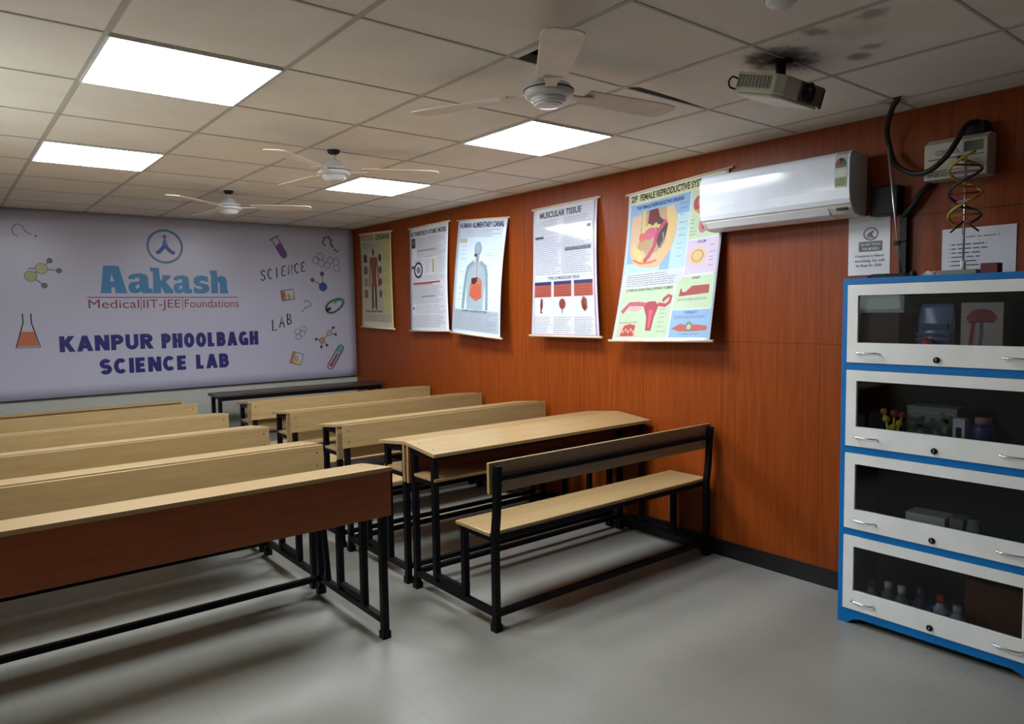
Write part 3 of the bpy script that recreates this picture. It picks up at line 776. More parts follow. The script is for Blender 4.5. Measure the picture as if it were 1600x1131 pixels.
def d3(p, A):
    p.text('HUMAN ALIMENTARY CANAL', .5, .928*A, .070, ink(52,40,96), 3, bold=.035, width=.90)
    p.lines(.05, .95, .845*A, .915*A, 4, gy, 3, w=.005); p.rect(.06, .80*A, .22, .84*A, ink(206,206,180), 2)
    bl = ink(150,176,190); b2 = ink(176,200,212); cx = .46
    p.ell(cx, .745*A, .075, .085, bl, 2); p.ell(cx, .75*A, .055, .066, b2, 3); p.ell(cx-.04, .690*A, .03, .02, ink(70,76,84), 4)
    p.rect(cx-.035, .62*A, cx+.035, .70*A, bl, 2)
    p.poly([(cx-.06,.635*A),(cx+.06,.635*A),(cx+.19,.585*A),(cx+.20,.50*A),(cx+.17,.22*A),(cx-.17,.22*A),(cx-.20,.50*A),(cx-.19,.585*A)], b2, 2)
    for k in (-1, 1):
        p.stroke([(cx+k*.07,.63*A),(cx+k*.185,.585*A),(cx+k*.215,.52*A),(cx+k*.235,.38*A),(cx+k*.25,.22*A)], .055, bl, 3)
    p.stroke([(cx,.68*A),(cx+.005,.58*A),(cx+.01,.48*A)], .016, ink(206,150,140), 4)
    p.poly([(cx-.10,.49*A),(cx+.04,.50*A),(cx+.05,.475*A),(cx-.02,.44*A),(cx-.09,.425*A)], ink(104,44,40), 5)
    p.ell(cx+.075, .46*A, .06, .032*A, ink(214,140,110), 5, rot=-.5)
    p.ell(cx+.01, .375*A, .115, .075*A, ink(224,130,80), 4)
    for k in range(5): p.stroke([(cx-.08+.03*q, (.41-.02*k+(.007 if q % 2 else -.007))*A) for q in range(7)], .014, ink(226,70,60), 5)
    p.stroke([(cx-.11,.33*A),(cx-.11,.43*A),(cx+.12,.435*A),(cx+.125,.33*A),(cx,.30*A)], .028, ink(222,110,72), 5)
    for v in (.77, .735, .70, .66, .545, .40, .35, .30): p.lines(.10, .24, (v-.006)*A, (v+.006)*A, 1, gy, 3); 
    for v in (.705, .685, .60, .52): p.lines(.62, .80, (v-.006)*A, (v+.006)*A, 1, gy, 3)
    p.text('HUMAN DIGESTIVE SYSTEM', .46, .185*A*1.05, .030, gy, 3, bold=.02, width=.5)
    p.rect(.03, .03*A, .97, .215*A, ink(186,204,218), 1); p.lines(.06, .95, .04*A, .21*A, 11, lg, 3, w=.005)
def d4(p, A):
    p.rect(.0, .0, 1.0, .015*A, ink(206,160,180), 1); p.rect(.955, 0, .975, A*.99, ink(196,150,180), 1)
    p.text('MUSCULAR TISSUE', .44, .915*A, .068, ink(64,36,60), 3, bold=.03, width=.66)
    for u0, u1 in ((.05,.47),(.51,.94)):
        p.lines(u0, u1, .78*A, .90*A, 8, lg, 3, w=.005); p.lines(u0, u1, .47*A, .77*A, 20, gy, 3, w=.004)
    p.rect(.04, .755*A, .18, .775*A, dk, 4); p.rect(.53, .645*A, .92, .668*A, dk, 4); p.text('TYPES OF MUSCLES', .72, .650*A, .018, lg, 5, bold=.01, width=.34); p.rect(.86, .80*A, .92, .825*A, dk, 4); p.rect(.488, .47*A, .492, .78*A, gy, 3)
    p.text('TYPES OF MUSCULAR TISSUE', .50, .432*A, .032, ink(96,80,70), 3, bold=.015, width=.5)
    for k in range(3):
        u0 = .035+.315*k; u1 = u0+.275
        p.rect(u0, .392*A, u1, .418*A, ink(52,56,120), 3); p.rect(u0, .300*A, u1, .392*A, ink(200,92,70), 3)
        for q in range(4): p.rect(u0+.02, (.31+.02*q)*A, u1-.03, (.314+.02*q)*A, ink(160,60,46), 4)
        p.lines(u0, u1, .02*A, .15*A, 9, gy, 3, w=.004)
    p.poly([(.145,.295*A),(.175,.28*A),(.175,.22*A),(.155,.19*A),(.18,.175*A),(.135,.175*A),(.14,.20*A),(.13,.24*A)], ink(150,60,50), 4)
    p.ell(.485, .245*A, .050, .040*A, ink(160,72,56), 4); p.rect(.480, .175*A, .490, .22*A, ink(110,60,50), 4)
    p.poly([(.80,.30*A),(.85,.275*A),(.855,.21*A),(.82,.185*A),(.78,.21*A),(.765,.26*A)], ink(170,96,60), 4); p.poly([(.80,.28*A),(.84,.21*A),(.81,.195*A),(.785,.23*A)], ink(130,60,40), 5)
def d5(p, A):
    grn, sky, cy, pnk = ink(196,222,180), ink(140,186,228), ink(186,224,232), ink(218,200,226)
    p.rect(.02, .925*A, .98, .985*A, ink(226,226,160), 1)
    p.text('2F', .03, .938*A, .055, dk, 3, bold=.03, width=.07, align='l'); p.text('FEMALE REPRODUCTIVE SYSTEM', .13, .938*A, .055, ink(40,40,30), 3, bold=.03, width=.69, align='l')
    p.rect(.03, .455*A, .66, .92*A, sky, 1); p.rect(.50, .455*A, .66, .80*A, cy, 2); p.rect(.03, .455*A, .40, .52*A, cy, 2)
    p.text('THE FEMALE REPRODUCTIVE ORGANS', .345, .880*A, .030, ink(30,40,96), 3, bold=.03, width=.50)
    # section through the pelvis
    sk, fl, fat = ink(228,190,150), ink(230,200,120), ink(236,214,120)
    p.poly([(.05,.84*A),(.50,.865*A),(.545,.78*A),(.54,.68*A),(.50,.58*A),(.40,.49*A),(.36,.475*A),(.20,.485*A),(.10,.52*A),(.05,.60*A)], sk, 3)
    p.poly([(.44,.86*A),(.52,.80*A),(.52,.69*A),(.47,.59*A),(.36,.52*A),(.36,.56*A),(.44,.64*A),(.46,.74*A)], fl, 4)
    p.poly([(.07,.61*A),(.12,.545*A),(.22,.525*A),(.20,.57*A),(.13,.62*A),(.09,.66*A)], fat, 4)
    p.poly([(.16,.86*A),(.42,.865*A),(.44,.74*A),(.36,.58*A),(.24,.56*A),(.15,.66*A)], ink(196,166,128), 4)
    p.poly([(.33,.82*A),(.45,.75*A),(.43,.66*A),(.37,.60*A),(.33,.66*A)], ink(74,64,66), 5)
    p.poly([(.24,.86*A),(.33,.865*A),(.36,.80*A),(.28,.74*A),(.23,.78*A)], ink(120,44,44), 5)
    for k in range(7): p.ell(.185+.005*(k % 2), (.85-.022*k)*A, .020, .014*A, ink(226,204,120), 6)
    for k in range(5): p.ell(.215+.034*k, (.745+.012*(k % 2))*A, .020, .014*A, ink(226,204,120), 6)
    p.ell(.26, .705*A, .065, .038*A, ink(214,96,130), 7, rot=.3); p.ell(.18, .69*A, .035, .030*A, ink(226,96,76), 6)
    p.ell(.21, .635*A, .075, .036*A, ink(196,160,104), 6)
    p.stroke([(.43,.775*A),(.37,.73*A),(.33,.69*A),(.32,.62*A),(.27,.56*A),(.22,.525*A)], .036, ink(206,70,100), 7)
    p.stroke([(.40,.70*A),(.42,.65*A),(.38,.60*A)], .02, ink(150,130,134), 7)
    p.stroke([(.10,.545*A),(.18,.515*A),(.30,.515*A),(.36,.525*A)], .018, ink(222,120,70), 5)
    for v in (.86,.83,.79,.74,.70,.66,.61,.58,.53): p.lines(.565, .65, (v-.004)*A, (v+.004)*A, 1, gy, 4, rag=.5)
    # ovary column
    p.rect(.67, .62*A, .98, .92*A, grn, 1)
    p.ell(.755, .835*A, .060, .050*A, ink(176,44,70), 3, rot=.2); p.ell(.76, .845*A, .025, .030*A, ink(214,100,100), 4); p.poly([(.70,.80*A),(.80,.80*A),(.78,.76*A)], ink(214,130,70), 4)
    p.ell(.815, .705*A, .050, .055*A, ink(206,120,130), 3, rot=-.2); p.ell(.815, .705*A, .022, .035*A, ink(176,44,70), 4)
    for v in (.74,.72,.69,.67,.65): p.lines(.68, .755, (v-.004)*A, (v+.004)*A, 1, gy, 3, rag=.5)
    p.rect(.67, .405*A, .98, .615*A, pnk, 1); p.text('OVUM', .81, .59*A, .022, ink(120,60,130), 3, bold=.02)
    p.ell(.785, .515*A, .090, .055*A, ink(232,200,150), 2); p.ell(.785, .515*A, .060, .037*A, ink(176,130,70), 3); p.ell(.785, .515*A, .052, .032*A, ink(232,196,120), 4)
    for v in (.57,.53,.50,.48,.45): p.lines(.90, .965, (v-.004)*A, (v+.004)*A, 1, gy, 3, rag=.4)
    p.rect(.03, .355*A, .66, .450*A, ink(214,220,224), 1); p.lines(.06, .63, .36*A, .445*A, 6, gy, 3, w=.004)
    # uterus panel
    p.rect(.03, .02*A, .585, .350*A, grn, 1); p.text('UTERUS AND FALLOPIAN TUBES', .32, .330*A, .020, dk, 3, bold=.02, width=.5)
    u = ink(188,52,72)
    p.poly([(.29,.225*A),(.33,.255*A),(.41,.255*A),(.45,.225*A),(.42,.15*A),(.41,.065*A),(.35,.065*A),(.34,.15*A)], u, 3); p.poly([(.355,.20*A),(.40,.20*A),(.39,.08*A),(.37,.08*A)], ink(216,96,110), 4)
    p.stroke([(.32,.235*A),(.22,.245*A),(.13,.245*A),(.09,.215*A),(.06,.19*A)], .036, ink(206,84,112), 3); p.ell(.20, .212*A, .07, .018*A, ink(226,176,180), 3)
    p.stroke([(.44,.235*A),(.52,.225*A),(.56,.245*A),(.57,.28*A),(.54,.285*A),(.50,.265*A),(.49,.25*A)], .030, ink(196,60,84), 3)
    for v in (.20,.175,.15,.12,.09,.06): p.lines(.47, .57, (v-.004)*A, (v+.004)*A, 1, gy, 3, rag=.5)
    p.rect(.06, .025*A, .245, .115*A, ink(232,196,176), 2); p.poly([(.08,.03*A),(.23,.03*A),(.235,.10*A),(.17,.112*A),(.11,.10*A)], ink(190,70,60), 3)
    for k in range(5): p.ell(.11+.028*k, (.06+.012*(k % 2))*A, .009, .012*A, ink(230,180,150), 4)
    p.lines(.05, .26, .118*A, .125*A, 1, gy, 3)
    # right lower panels
    p.rect(.60, .195*A, .98, .395*A, grn, 1); p.text('OVARY', .80, .375*A, .018, dk, 3, bold=.02)
    p.poly([(.645,.275*A),(.66,.33*A),(.68,.30*A),(.71,.30*A),(.77,.335*A),(.94,.335*A),(.94,.285*A),(.66,.275*A)], ink(176,64,50), 3); p.lines(.64, .95, .245*A, .262*A, 2, gy, 3)
    p.rect(.60, .02*A, .98, .190*A, sky, 1); p.text('OVIDUCT', .79, .165*A, .020, ink(40,60,130), 3, bold=.02)
    p.poly([(.62,.075*A),(.70,.105*A),(.78,.095*A),(.86,.100*A),(.96,.090*A),(.96,.065*A),(.86,.060*A),(.70,.058*A)], ink(200,84,66), 3); p.ell(.79, .088*A, .035, .030*A, ink(110,140,130), 4); p.ell(.79, .085*A, .020, .016*A, ink(214,190,130), 5)
    p.lines(.63, .95, .135*A, .155*A, 2, gy, 3); p.lines(.70, .95, .035*A, .048*A, 1, gy, 3)
sh1 = mat('poster_film_cream', rgb(206,198,168), 0.22); sh2 = mat('poster_film_white', rgb(222,226,234), 0.2)
sh3 = mat('poster_film_pale_blue', rgb(208,226,240), 0.16); sh4 = mat('poster_film_cool_white', rgb(216,222,236), 0.07, spec=.7); sh5 = mat('poster_film_gloss', rgb(206,222,228), 0.12)
tx = XW-.013
def pts(yl, yr, zl, zr, x, fx=2.58):
    k = (x+1.0971)/(fx+1.0971)
    f = lambda y, z: Vector((x, -1.5194+(y+1.5194)*k, 1.5218+(z-1.5218)*k))
    return f(yl, zl), f(yr, zr)
def mk(label, top, bot, xb, base, draw, **kw):
    TL, TR = pts(*top, tx); BL, BR = pts(*bot, xb)
    d = (TR-TL)*.035; e = (BR-BL)*.035
    poster(label, TL+d, TR-d, BL+e, BR-e, base, draw, **kw)
mk('yellowish poster of a standing red human figure, nearest the banner corner', (5.719,4.985,2.375,2.345), (5.726,4.977,1.368,1.352), 2.572, sh1, d1, bulge=.004)
mk('text-filled white poster with a small dark ring and a red line', (4.661,3.933,2.331,2.336), (4.686,3.961,1.337,1.346), 2.550, sh2, d2, bulge=.002, curl=.01)
mk('tilted pale blue poster of a bluish torso with an orange gut', (3.821,3.067,2.323,2.272), (3.971,3.200,1.335,1.290), 2.500, sh3, d3, bulge=-.004, curl=.012)
mk('white poster with glare, text columns and three red muscle blocks', (2.795,2.058,2.293,2.304), (2.847,2.048,1.323,1.323), 2.515, sh4, d4, bulge=0, hang=.75)
mk('largest poster, colourful anatomy section on blue and green, partly behind the air conditioner', (1.820,.985,2.277,2.335), (1.987,1.117,1.302,1.318), 2.470, sh5, d5, bulge=0, curl=.01, hang=1.8)

# ================================================================== AIR CONDITIONER
def aircon():
    t = thing('air_conditioner', 'white wall-mounted air conditioner above the notice and beside the largest poster', 'air conditioner', (XW, .64, 1.96))
    y0, y1 = -.435, .440        # local, width of the unit
    D = -.219
    prof = [(-.040,.04), (-.040,.310), (-.163,.306), (-.181,.303), (-.195,.296), (-.205,.284), (-.211,.270), (-.2135,.254), (-.2142,.200), (-.2142,.130), (-.212,.075), (-.196,.040), (-.170,.012), (-.120,.000), (-.06,.0)]
    mb = MB(); mb.prism([(x*.985, z) for x, z in prof], y0, y1, 'y'); mb.build('body', OFFWHITE, t, bevel=.006)
    mb = MB(); mb.box(-.040, -.001, y0+.10, y1-.14, .05, .29); mb.build('mounting_plate', GREYP, t)
    out = [(-.135,.3155), (-.165,.315), (-.185,.312), (-.201,.304), (-.2125,.291), (-.2190,.275), (-.2215,.258), (-.2222,.200), (-.2222,.130), (-.2165,.082), (-.2080,.058)]
    fp = out + [(-.203,.060), (-.211,.085), (-.2162,.130), (-.2162,.200), (-.2155,.256), (-.2130,.272), (-.207,.286), (-.197,.298), (-.182,.3055), (-.164,.308), (-.135,.3085)]
    def face_x(z):
        for (xa, za), (xb, zb) in zip(out, out[1:]):
            if zb <= z <= za: return xb+(xa-xb)*(z-zb)/max(za-zb, 1e-6)
        return out[0][0]
    mb = MB(); mb.prism(fp, y0+.002, y1-.002, 'y'); mb.build('front_panel', WHITEG, t, bevel=.001)
    lv = [(-.200,.047), (-.176,.0135), (-.120,-.002), (-.118,.002), (-.172,.018), (-.195,.050)]
    mb = MB(); mb.prism(lv, y0+.12, y1-.03, 'y'); mb.build('louver', WHITE, t)
    mb = MB(); mb.box(-.2035, -.185, y0+.025, y0+.075, .028, .040); mb.build('display_window', BLACKP, t)
    # rating sticker
    def fm(u, v, h):
        z = .308+(v-1)*.175
        x = face_x(z)-.0004
        return (x-h-.0006, y0+.075-u*.062, z)
    mb = MB(); p = Print()
    p.rect(0, 0, 1, 1, ink(214,220,206), 0)
    p.text('POWER SAVINGS', .5, .93, .03, dk, 2, width=.75)
    p.poly([(.05,.62)]+[(.5-.45*math.cos(a), .62+.20*math.sin(a)) for a in [PI*k/14 for k in range(15)]], ink(60,70,50), 1)
    for k, c in enumerate((ink(206,50,40), ink(214,60,46), ink(40,40,36), ink(70,110,56), ink(60,120,60))):
        a0, a1 = PI-.12-k*.58, PI-.12-(k+1)*.58+.06
        p.poly([(.5+.42*math.cos(a0), .63+.185*math.sin(a0)), (.5+.42*math.cos(a1), .63+.185*math.sin(a1)), (.5+.16*math.cos(a1), .63+.07*math.sin(a1)), (.5+.16*math.cos(a0), .63+.07*math.sin(a0))], c, 2)
    p.rect(.05, .56, .95, .61, ink(60,110,56), 2); p.rect(.05, .30, .95, .50, ink(236,238,232), 1); p.rect(.05, .04, .95, .29, ink(176,180,110), 1)
    p.lines(.10, .90, .06, .26, 3, ink(90,96,50), 2, w=.02)
    p.put(mb, fm, cuts_v=[1-(.308-z)/.175 for x, z in out[1:8]]); mb.build('rating_sticker', None, t)
aircon()
# refrigerant pipe bundle and its sleeve
mb = MB(); mb.box(XW-.075, XW-.001, .045, .175, 1.955, 2.095, .006); tag(mb.build('pipe_box', BLACKP), 'black pipe box on the wall at the right end of the air conditioner', 'pipe box')
mb = MB(); mb.tube([(XW-.03, .040, 1.950), (XW-.032, .025, 1.955), (XW-.035, -.005, 1.985), (XW-.035, -.045, 2.045), (XW-.02, -.085, 2.085)], .016, 10)
tag(mb.build('drain_hose', DARKGREY), 'short dark bent hose below the meter box on the wall', 'hose')
mb = MB(); mb.box(XW-.035, XW-.001, .018, .050, 1.20, 1.942); tag(mb.build('wall_conduit', BLACKP), 'black vertical conduit on the wall right of the notice paper', 'conduit')

# ================================================================== METER BOX, HOSE, NOTICES
t = thing('stabilizer_box', 'white wall-mounted box with faded lettering behind the looping hose', 'electrical box', (XW, -.21, 2.085))
mb = MB(); mb.prism([(0,0), (0,.185), (-.06,.185), (-.105,.160), (-.105,0)], -.128, .128, 'y'); mb.build('case', mat('aged_white_case', rgb(190,190,172), .5), t, bevel=.004)
mb = MB(); p = Print()
fm = lambda u, v, h: (-.106-h, -u, v)
p.text('CONTROL', -.03, .108, .020, ink(90,90,86), 1, bold=.01, width=.10); p.rect(-.11, .088, .115, .092, ink(60,50,90), 1)
p.rect(-.11, .035, .115, .038, ink(90,86,84), 1); p.lines(-.11, .11, .010, .028, 2, ink(110,100,96), 1); p.rect(.035, .105, .112, .150, ink(120,120,112), 1); p.lines(.040, .108, .108, .148, 4, ink(60,60,58), 2)
p.put(mb, fm); mb.build('front_label', None, t)
mb = MB(); mb.box(-.085, -.012, -.11, -.02, .186, .235, .006); mb.build('terminal_cover', BLACKP, t)
mb = MB()
path = [(2.36,-.03,2.60), (2.362,-.028,2.47), (2.40,.02,2.42), (2.50,.085,2.36), (2.545,.092,2.28), (2.53,.055,2.19), (2.48,-.035,2.130), (2.445,-.125,2.120), (2.445,-.195,2.170), (2.455,-.235,2.235), (2.48,-.262,2.300), (2.54,-.285,2.318), (2.565,-.285,2.300)]
def smooth(P, n=8):
    P = [Vector(q) for q in P]; out = []
    for i in range(len(P)-1):
        a, b, c, d = P[max(i-1,0)], P[i], P[i+1], P[min(i+2,len(P)-1)]
        for k in range(n):
            s = k/n
            out.append(.5*((2*b)+(c-a)*s+(2*a-5*b+4*c-d)*s*s+(3*b-a-3*c+d)*s**3))
    return out+[P[-1]]
pp = smooth(path, 14)
mb.tube(pp, [.0115+.0012*(k % 2) for k in range(len(pp))], 10)
tag(mb.build('flexible_hose', mat('grey_black_hose', (.014,.013,.012,1), .5, 0, .3)), 'dark flexible hose looping down from the ceiling to the wall box', 'hose')
def sheet(name, label, cat, y0, y1, z0, z1, draw):
    mb = MB(); mb.use(PAPER); W, Hh = y0-y1, z1-z0
    def wave(u, v): return .0015*math.sin(5*u+2*v)
    fm = lambda u, v, h: (XW-.004-wave(u/W, v/Hh)-h, y0-u, z0+v)
    n = 8
    A = [[mb.bm.verts.new(fm(W*a/n, Hh*b/n, 0)) for b in range(n+1)] for a in range(n+1)]; B = [[mb.bm.verts.new(fm(W*a/n, Hh*b/n, -.0006)) for b in range(n+1)] for a in range(n+1)]
    for a in range(n):
        for b in range(n):
            mb.face([A[a][b], A[a][b+1], A[a+1][b+1], A[a+1][b]]); mb.face([B[a][b], B[a+1][b], B[a+1][b+1], B[a][b+1]])
    for b in range(n):
        mb.face([A[0][b], A[0][b+1], B[0][b+1], B[0][b]]); mb.face([A[n][b], B[n][b], B[n][b+1], A[n][b+1]])
        mb.face([A[b][0], B[b][0], B[b+1][0], A[b+1][0]]); mb.face([A[b][n], A[b+1][n], B[b+1][n], B[b][n]])
    p = Print(); draw(p, W, Hh); p.put(mb, fm, cuts_v=[Hh*k/n for k in range(1,n)], cuts_u=[W*k/n for k in range(1,n)])
    tag(mb.build(name), label, cat)
def n1(p, W, Hh):
    k = ink(40,42,48); c = W*.54
    p.ring(c, .205, .034, .030, .006, k, 2); p.poly([(c-.024,.195),(c-.008,.212),(c+.020,.224),(c+.006,.205),(c+.014,.188),(c-.008,.194)], k, 2); p.stroke([(c-.020,.188),(c+.022,.186)], .005, k, 2)
    p.rect(c-.058, .118, c+.058, .168, ink(74,76,84), 1)
    p.text('DO NOT TOUCH', c, .147, .013, PAPER, 3, bold=.01, width=.095); p.text('THE MODELS', c, .125, .013, PAPER, 3, bold=.01, width=.085)
    p.text('If anyone is found', c-.005, .090, .013, k, 2, bold=.012, width=.140); p.text('touching, he will', c-.005, .066, .013, k, 2, bold=.012, width=.145); p.text('be fined Rs. 500/-', c-.005, .042, .013, k, 2, bold=.012, width=.130)
sheet('notice_paper', 'white notice with a round black symbol, on the wall left of the retort stand', 'paper notice', .313, .106, 1.673, 1.970, n1)
def n2(p, W, Hh):
    k = ink(70,74,84)
    for q in range(6): p.rect(.030, .135-.019*q, .034, .139-.019*q, k, 2); p.lines(.040, .20, .132-.019*q, .142-.019*q, 1, k, 2, w=.005, rag=.35)
    p.lines(.10, .26, .165, .175, 1, k, 2); p.lines(.16, .25, .028, .034, 1, k, 2)
sheet('instruction_sheet', 'white sheet of bulleted lines on the wall behind the helix model', 'paper notice', -.130, -.427, 1.655, 1.866, n2)

# ================================================================== CEILING FANS
def fan(loc, rz, label):
    t = thing('ceiling_fan', label, 'ceiling fan', (loc[0], loc[1], H), rz, 'white ceiling fans')
    mb = MB(); mb.lathe([(0,.0), (.022,.0), (.040,-.012), (.032,-.045), (.014,-.055), (0,-.055)], (0,0,.028), 'z', 24); mb.build('canopy', DARKGREY, t)
    mb = MB(); mb.tube([(0,0,.0), (0,0,-.095)], .011, 12); mb.build('downrod', FANMETAL, t)
    mb = MB(); mb.lathe([(0,-.055), (.030,-.058), (.055,-.085), (.080,-.100), (.092,-.118), (.092,-.134), (.084,-.142), (.066,-.146), (0,-.146)], (0,0,0), 'z', 48, False); mb.build('motor_housing', FANMETAL, t, bevel=.0015)
    mb = MB(); mb.lathe([(.0,-.1461), (.066,-.1461), (.067,-.154), (.062,-.158), (.060,-.164), (.052,-.166), (.050,-.171), (.030,-.1755), (0,-.177)], (0,0,0), 'z', 48, False); mb.build('bottom_cap', WHITE, t, bevel=.001)
    mb = MB(); mb.lathe([(.0885,-.1165), (.0945,-.1165), (.0945,-.1205), (.0885,-.1205)], (0,0,0), 'z', 48, False); mb.build('rim_band', DARKGREY, t)
    for k in range(3):
        a = 2*PI*k/3; M = Matrix.Rotation(a, 4, 'Z')
        mb = MB(); mb.prism([(.06,-.022), (.12,-.020), (.19,-.034), (.19,.034), (.12,.020), (.06,.022)], -.128, -.122, 'z')
        for v in mb.bm.verts: v.co = M @ v.co
        br = mb.build('blade_bracket', DUSTY, t)
        mb = MB()
        out = [(.155,-.058), (.40,-.066), (.545,-.070), (.585,-.060), (.600,-.035), (.600,.035), (.585,.060), (.545,.066), (.40,.060), (.155,.048)]
        mb.prism(out, -.1215, -.1165, 'z')
        for v in mb.bm.verts:
            v.co.z += -.16*v.co.y*(1-.35*(v.co.x-.155)/.445); v.co = M @ v.co
        bmesh.ops.recalc_face_normals(mb.bm, faces=mb.bm.faces)
        mb.build('blade', DUSTY, t, bevel=.002)
fan((.740, .530), math.radians(113), 'nearest ceiling fan, three white blades above the right ceiling light')
fan((.745, 2.385), math.radians(95), 'middle ceiling fan, seen beside the smallest ceiling light')
fan((.690, 4.090), math.radians(95), 'farthest ceiling fan, small, above the banner')

# ================================================================== PROJECTOR, SMOKE DETECTOR
t = thing('projector', 'cream projector hanging upside down under the stained ceiling tiles', 'projector', (1.480, .030, H))
mb = MB(); z0, z1 = -.150, -.066
mb.prism([(-.145,.09), (-.145,-.075), (-.115,-.105), (.145,-.105), (.150,.10)], z0+.012, z1, 'z')
mb.prism([(-.135,.09), (-.135,-.070), (-.110,-.097), (.135,-.097), (.140,.09)], z0, z0+.012, 'z')
mb.build('case', OFFWHITE, t, bevel=.005)
mb = MB(); mb.use(BLACKP); mb.box(-.1462, -.1440, -.060, .085, z0+.030, z1-.010)
mb.use(OFFWHITE)
for k in range(7): mb.box(-.1480, -.1455, -.060, .085, z0+.0325+.0066*k, z0+.0350+.0066*k)
for k in range(10): mb.box(-.1480, -.1455, -.0585+.0155*k, -.0560+.0155*k, z0+.030, z1-.010)
mb.build('vent_grille', None, t)
mb = MB(); mb.box(-.02, .140, -.1085, -.104, z0+.010, z1-.004); mb.build('lens_surround', mat('olive_grey_plastic', rgb(104,100,84), .5), t)
mb = MB(); mb.use(BLACKP); mb.lathe([(.036,0), (.038,-.010), (.030,-.012), (.027,-.004), (0,-.003)], (.030,-.1085,z0+.046), 'y', 28); mb.use(mat('lens_glass', (.01,.012,.016,1), .04, spec=.9)); mb.lathe([(.027,-.004), (.02,-.009), (0,-.011)], (.030,-.1085,z0+.046), 'y', 28); mb.build('lens', None, t)
mb = MB(); mb.box(.1385, .1425, -.111, -.100, z0+.006, z1-.008); mb.build('front_trim', BLACKP, t)
mb = MB(); mb.box(-.04, .04, -.03, .03, -.073, -.060); mb.tube([(0,0,-.065), (0,0,.0)], .018, 14); mb.lathe([(.045,0), (.045,-.008), (0,-.008)], (0,0,0), 'z', 24); mb.build('mount', DARKGREY, t)
mb = MB(); mb.tube(smooth([(-.140,.085,z0+.055), (-.165,.095,z0+.060), (-.180,.098,z0+.042), (-.168,.095,z0+.022), (-.138,.088,z0+.020)], 6), .0035, 8); mb.build('cable_loop', BLACKP, t)
Mt = Matrix.Translation((0,0,-.068)) @ Matrix.Rotation(math.radians(17), 4, 'X') @ Matrix.Translation((0,0,.068))
for ch in t.children:
    if not ch.name.startswith('mount'): ch.data.transform(Mt)
t = thing('smoke_detector', 'white smoke detector with dark slots at the top edge', 'smoke detector', (.905, -.315, H))
mb = MB(); mb.lathe([(.055,0), (.055,-.012), (.046,-.016), (.046,-.030), (.044,-.030), (.044,-.036), (.034,-.046), (0,-.048)], (0,0,0), 'z', 32); mb.build('body', WHITE, t)
for k in range(6):
    a0 = k*PI/3; mb = MB()
    q = [((.0468)*math.cos(a0+.09*j), (.0468)*math.sin(a0+.09*j)) for j in range(10)] + [((.040)*math.cos(a0+.09*j), (.040)*math.sin(a0+.09*j)) for j in range(9,-1,-1)]
    mb.prism(q, -.0285, -.0175, 'z'); mb.build('slot', BLACKP, t)

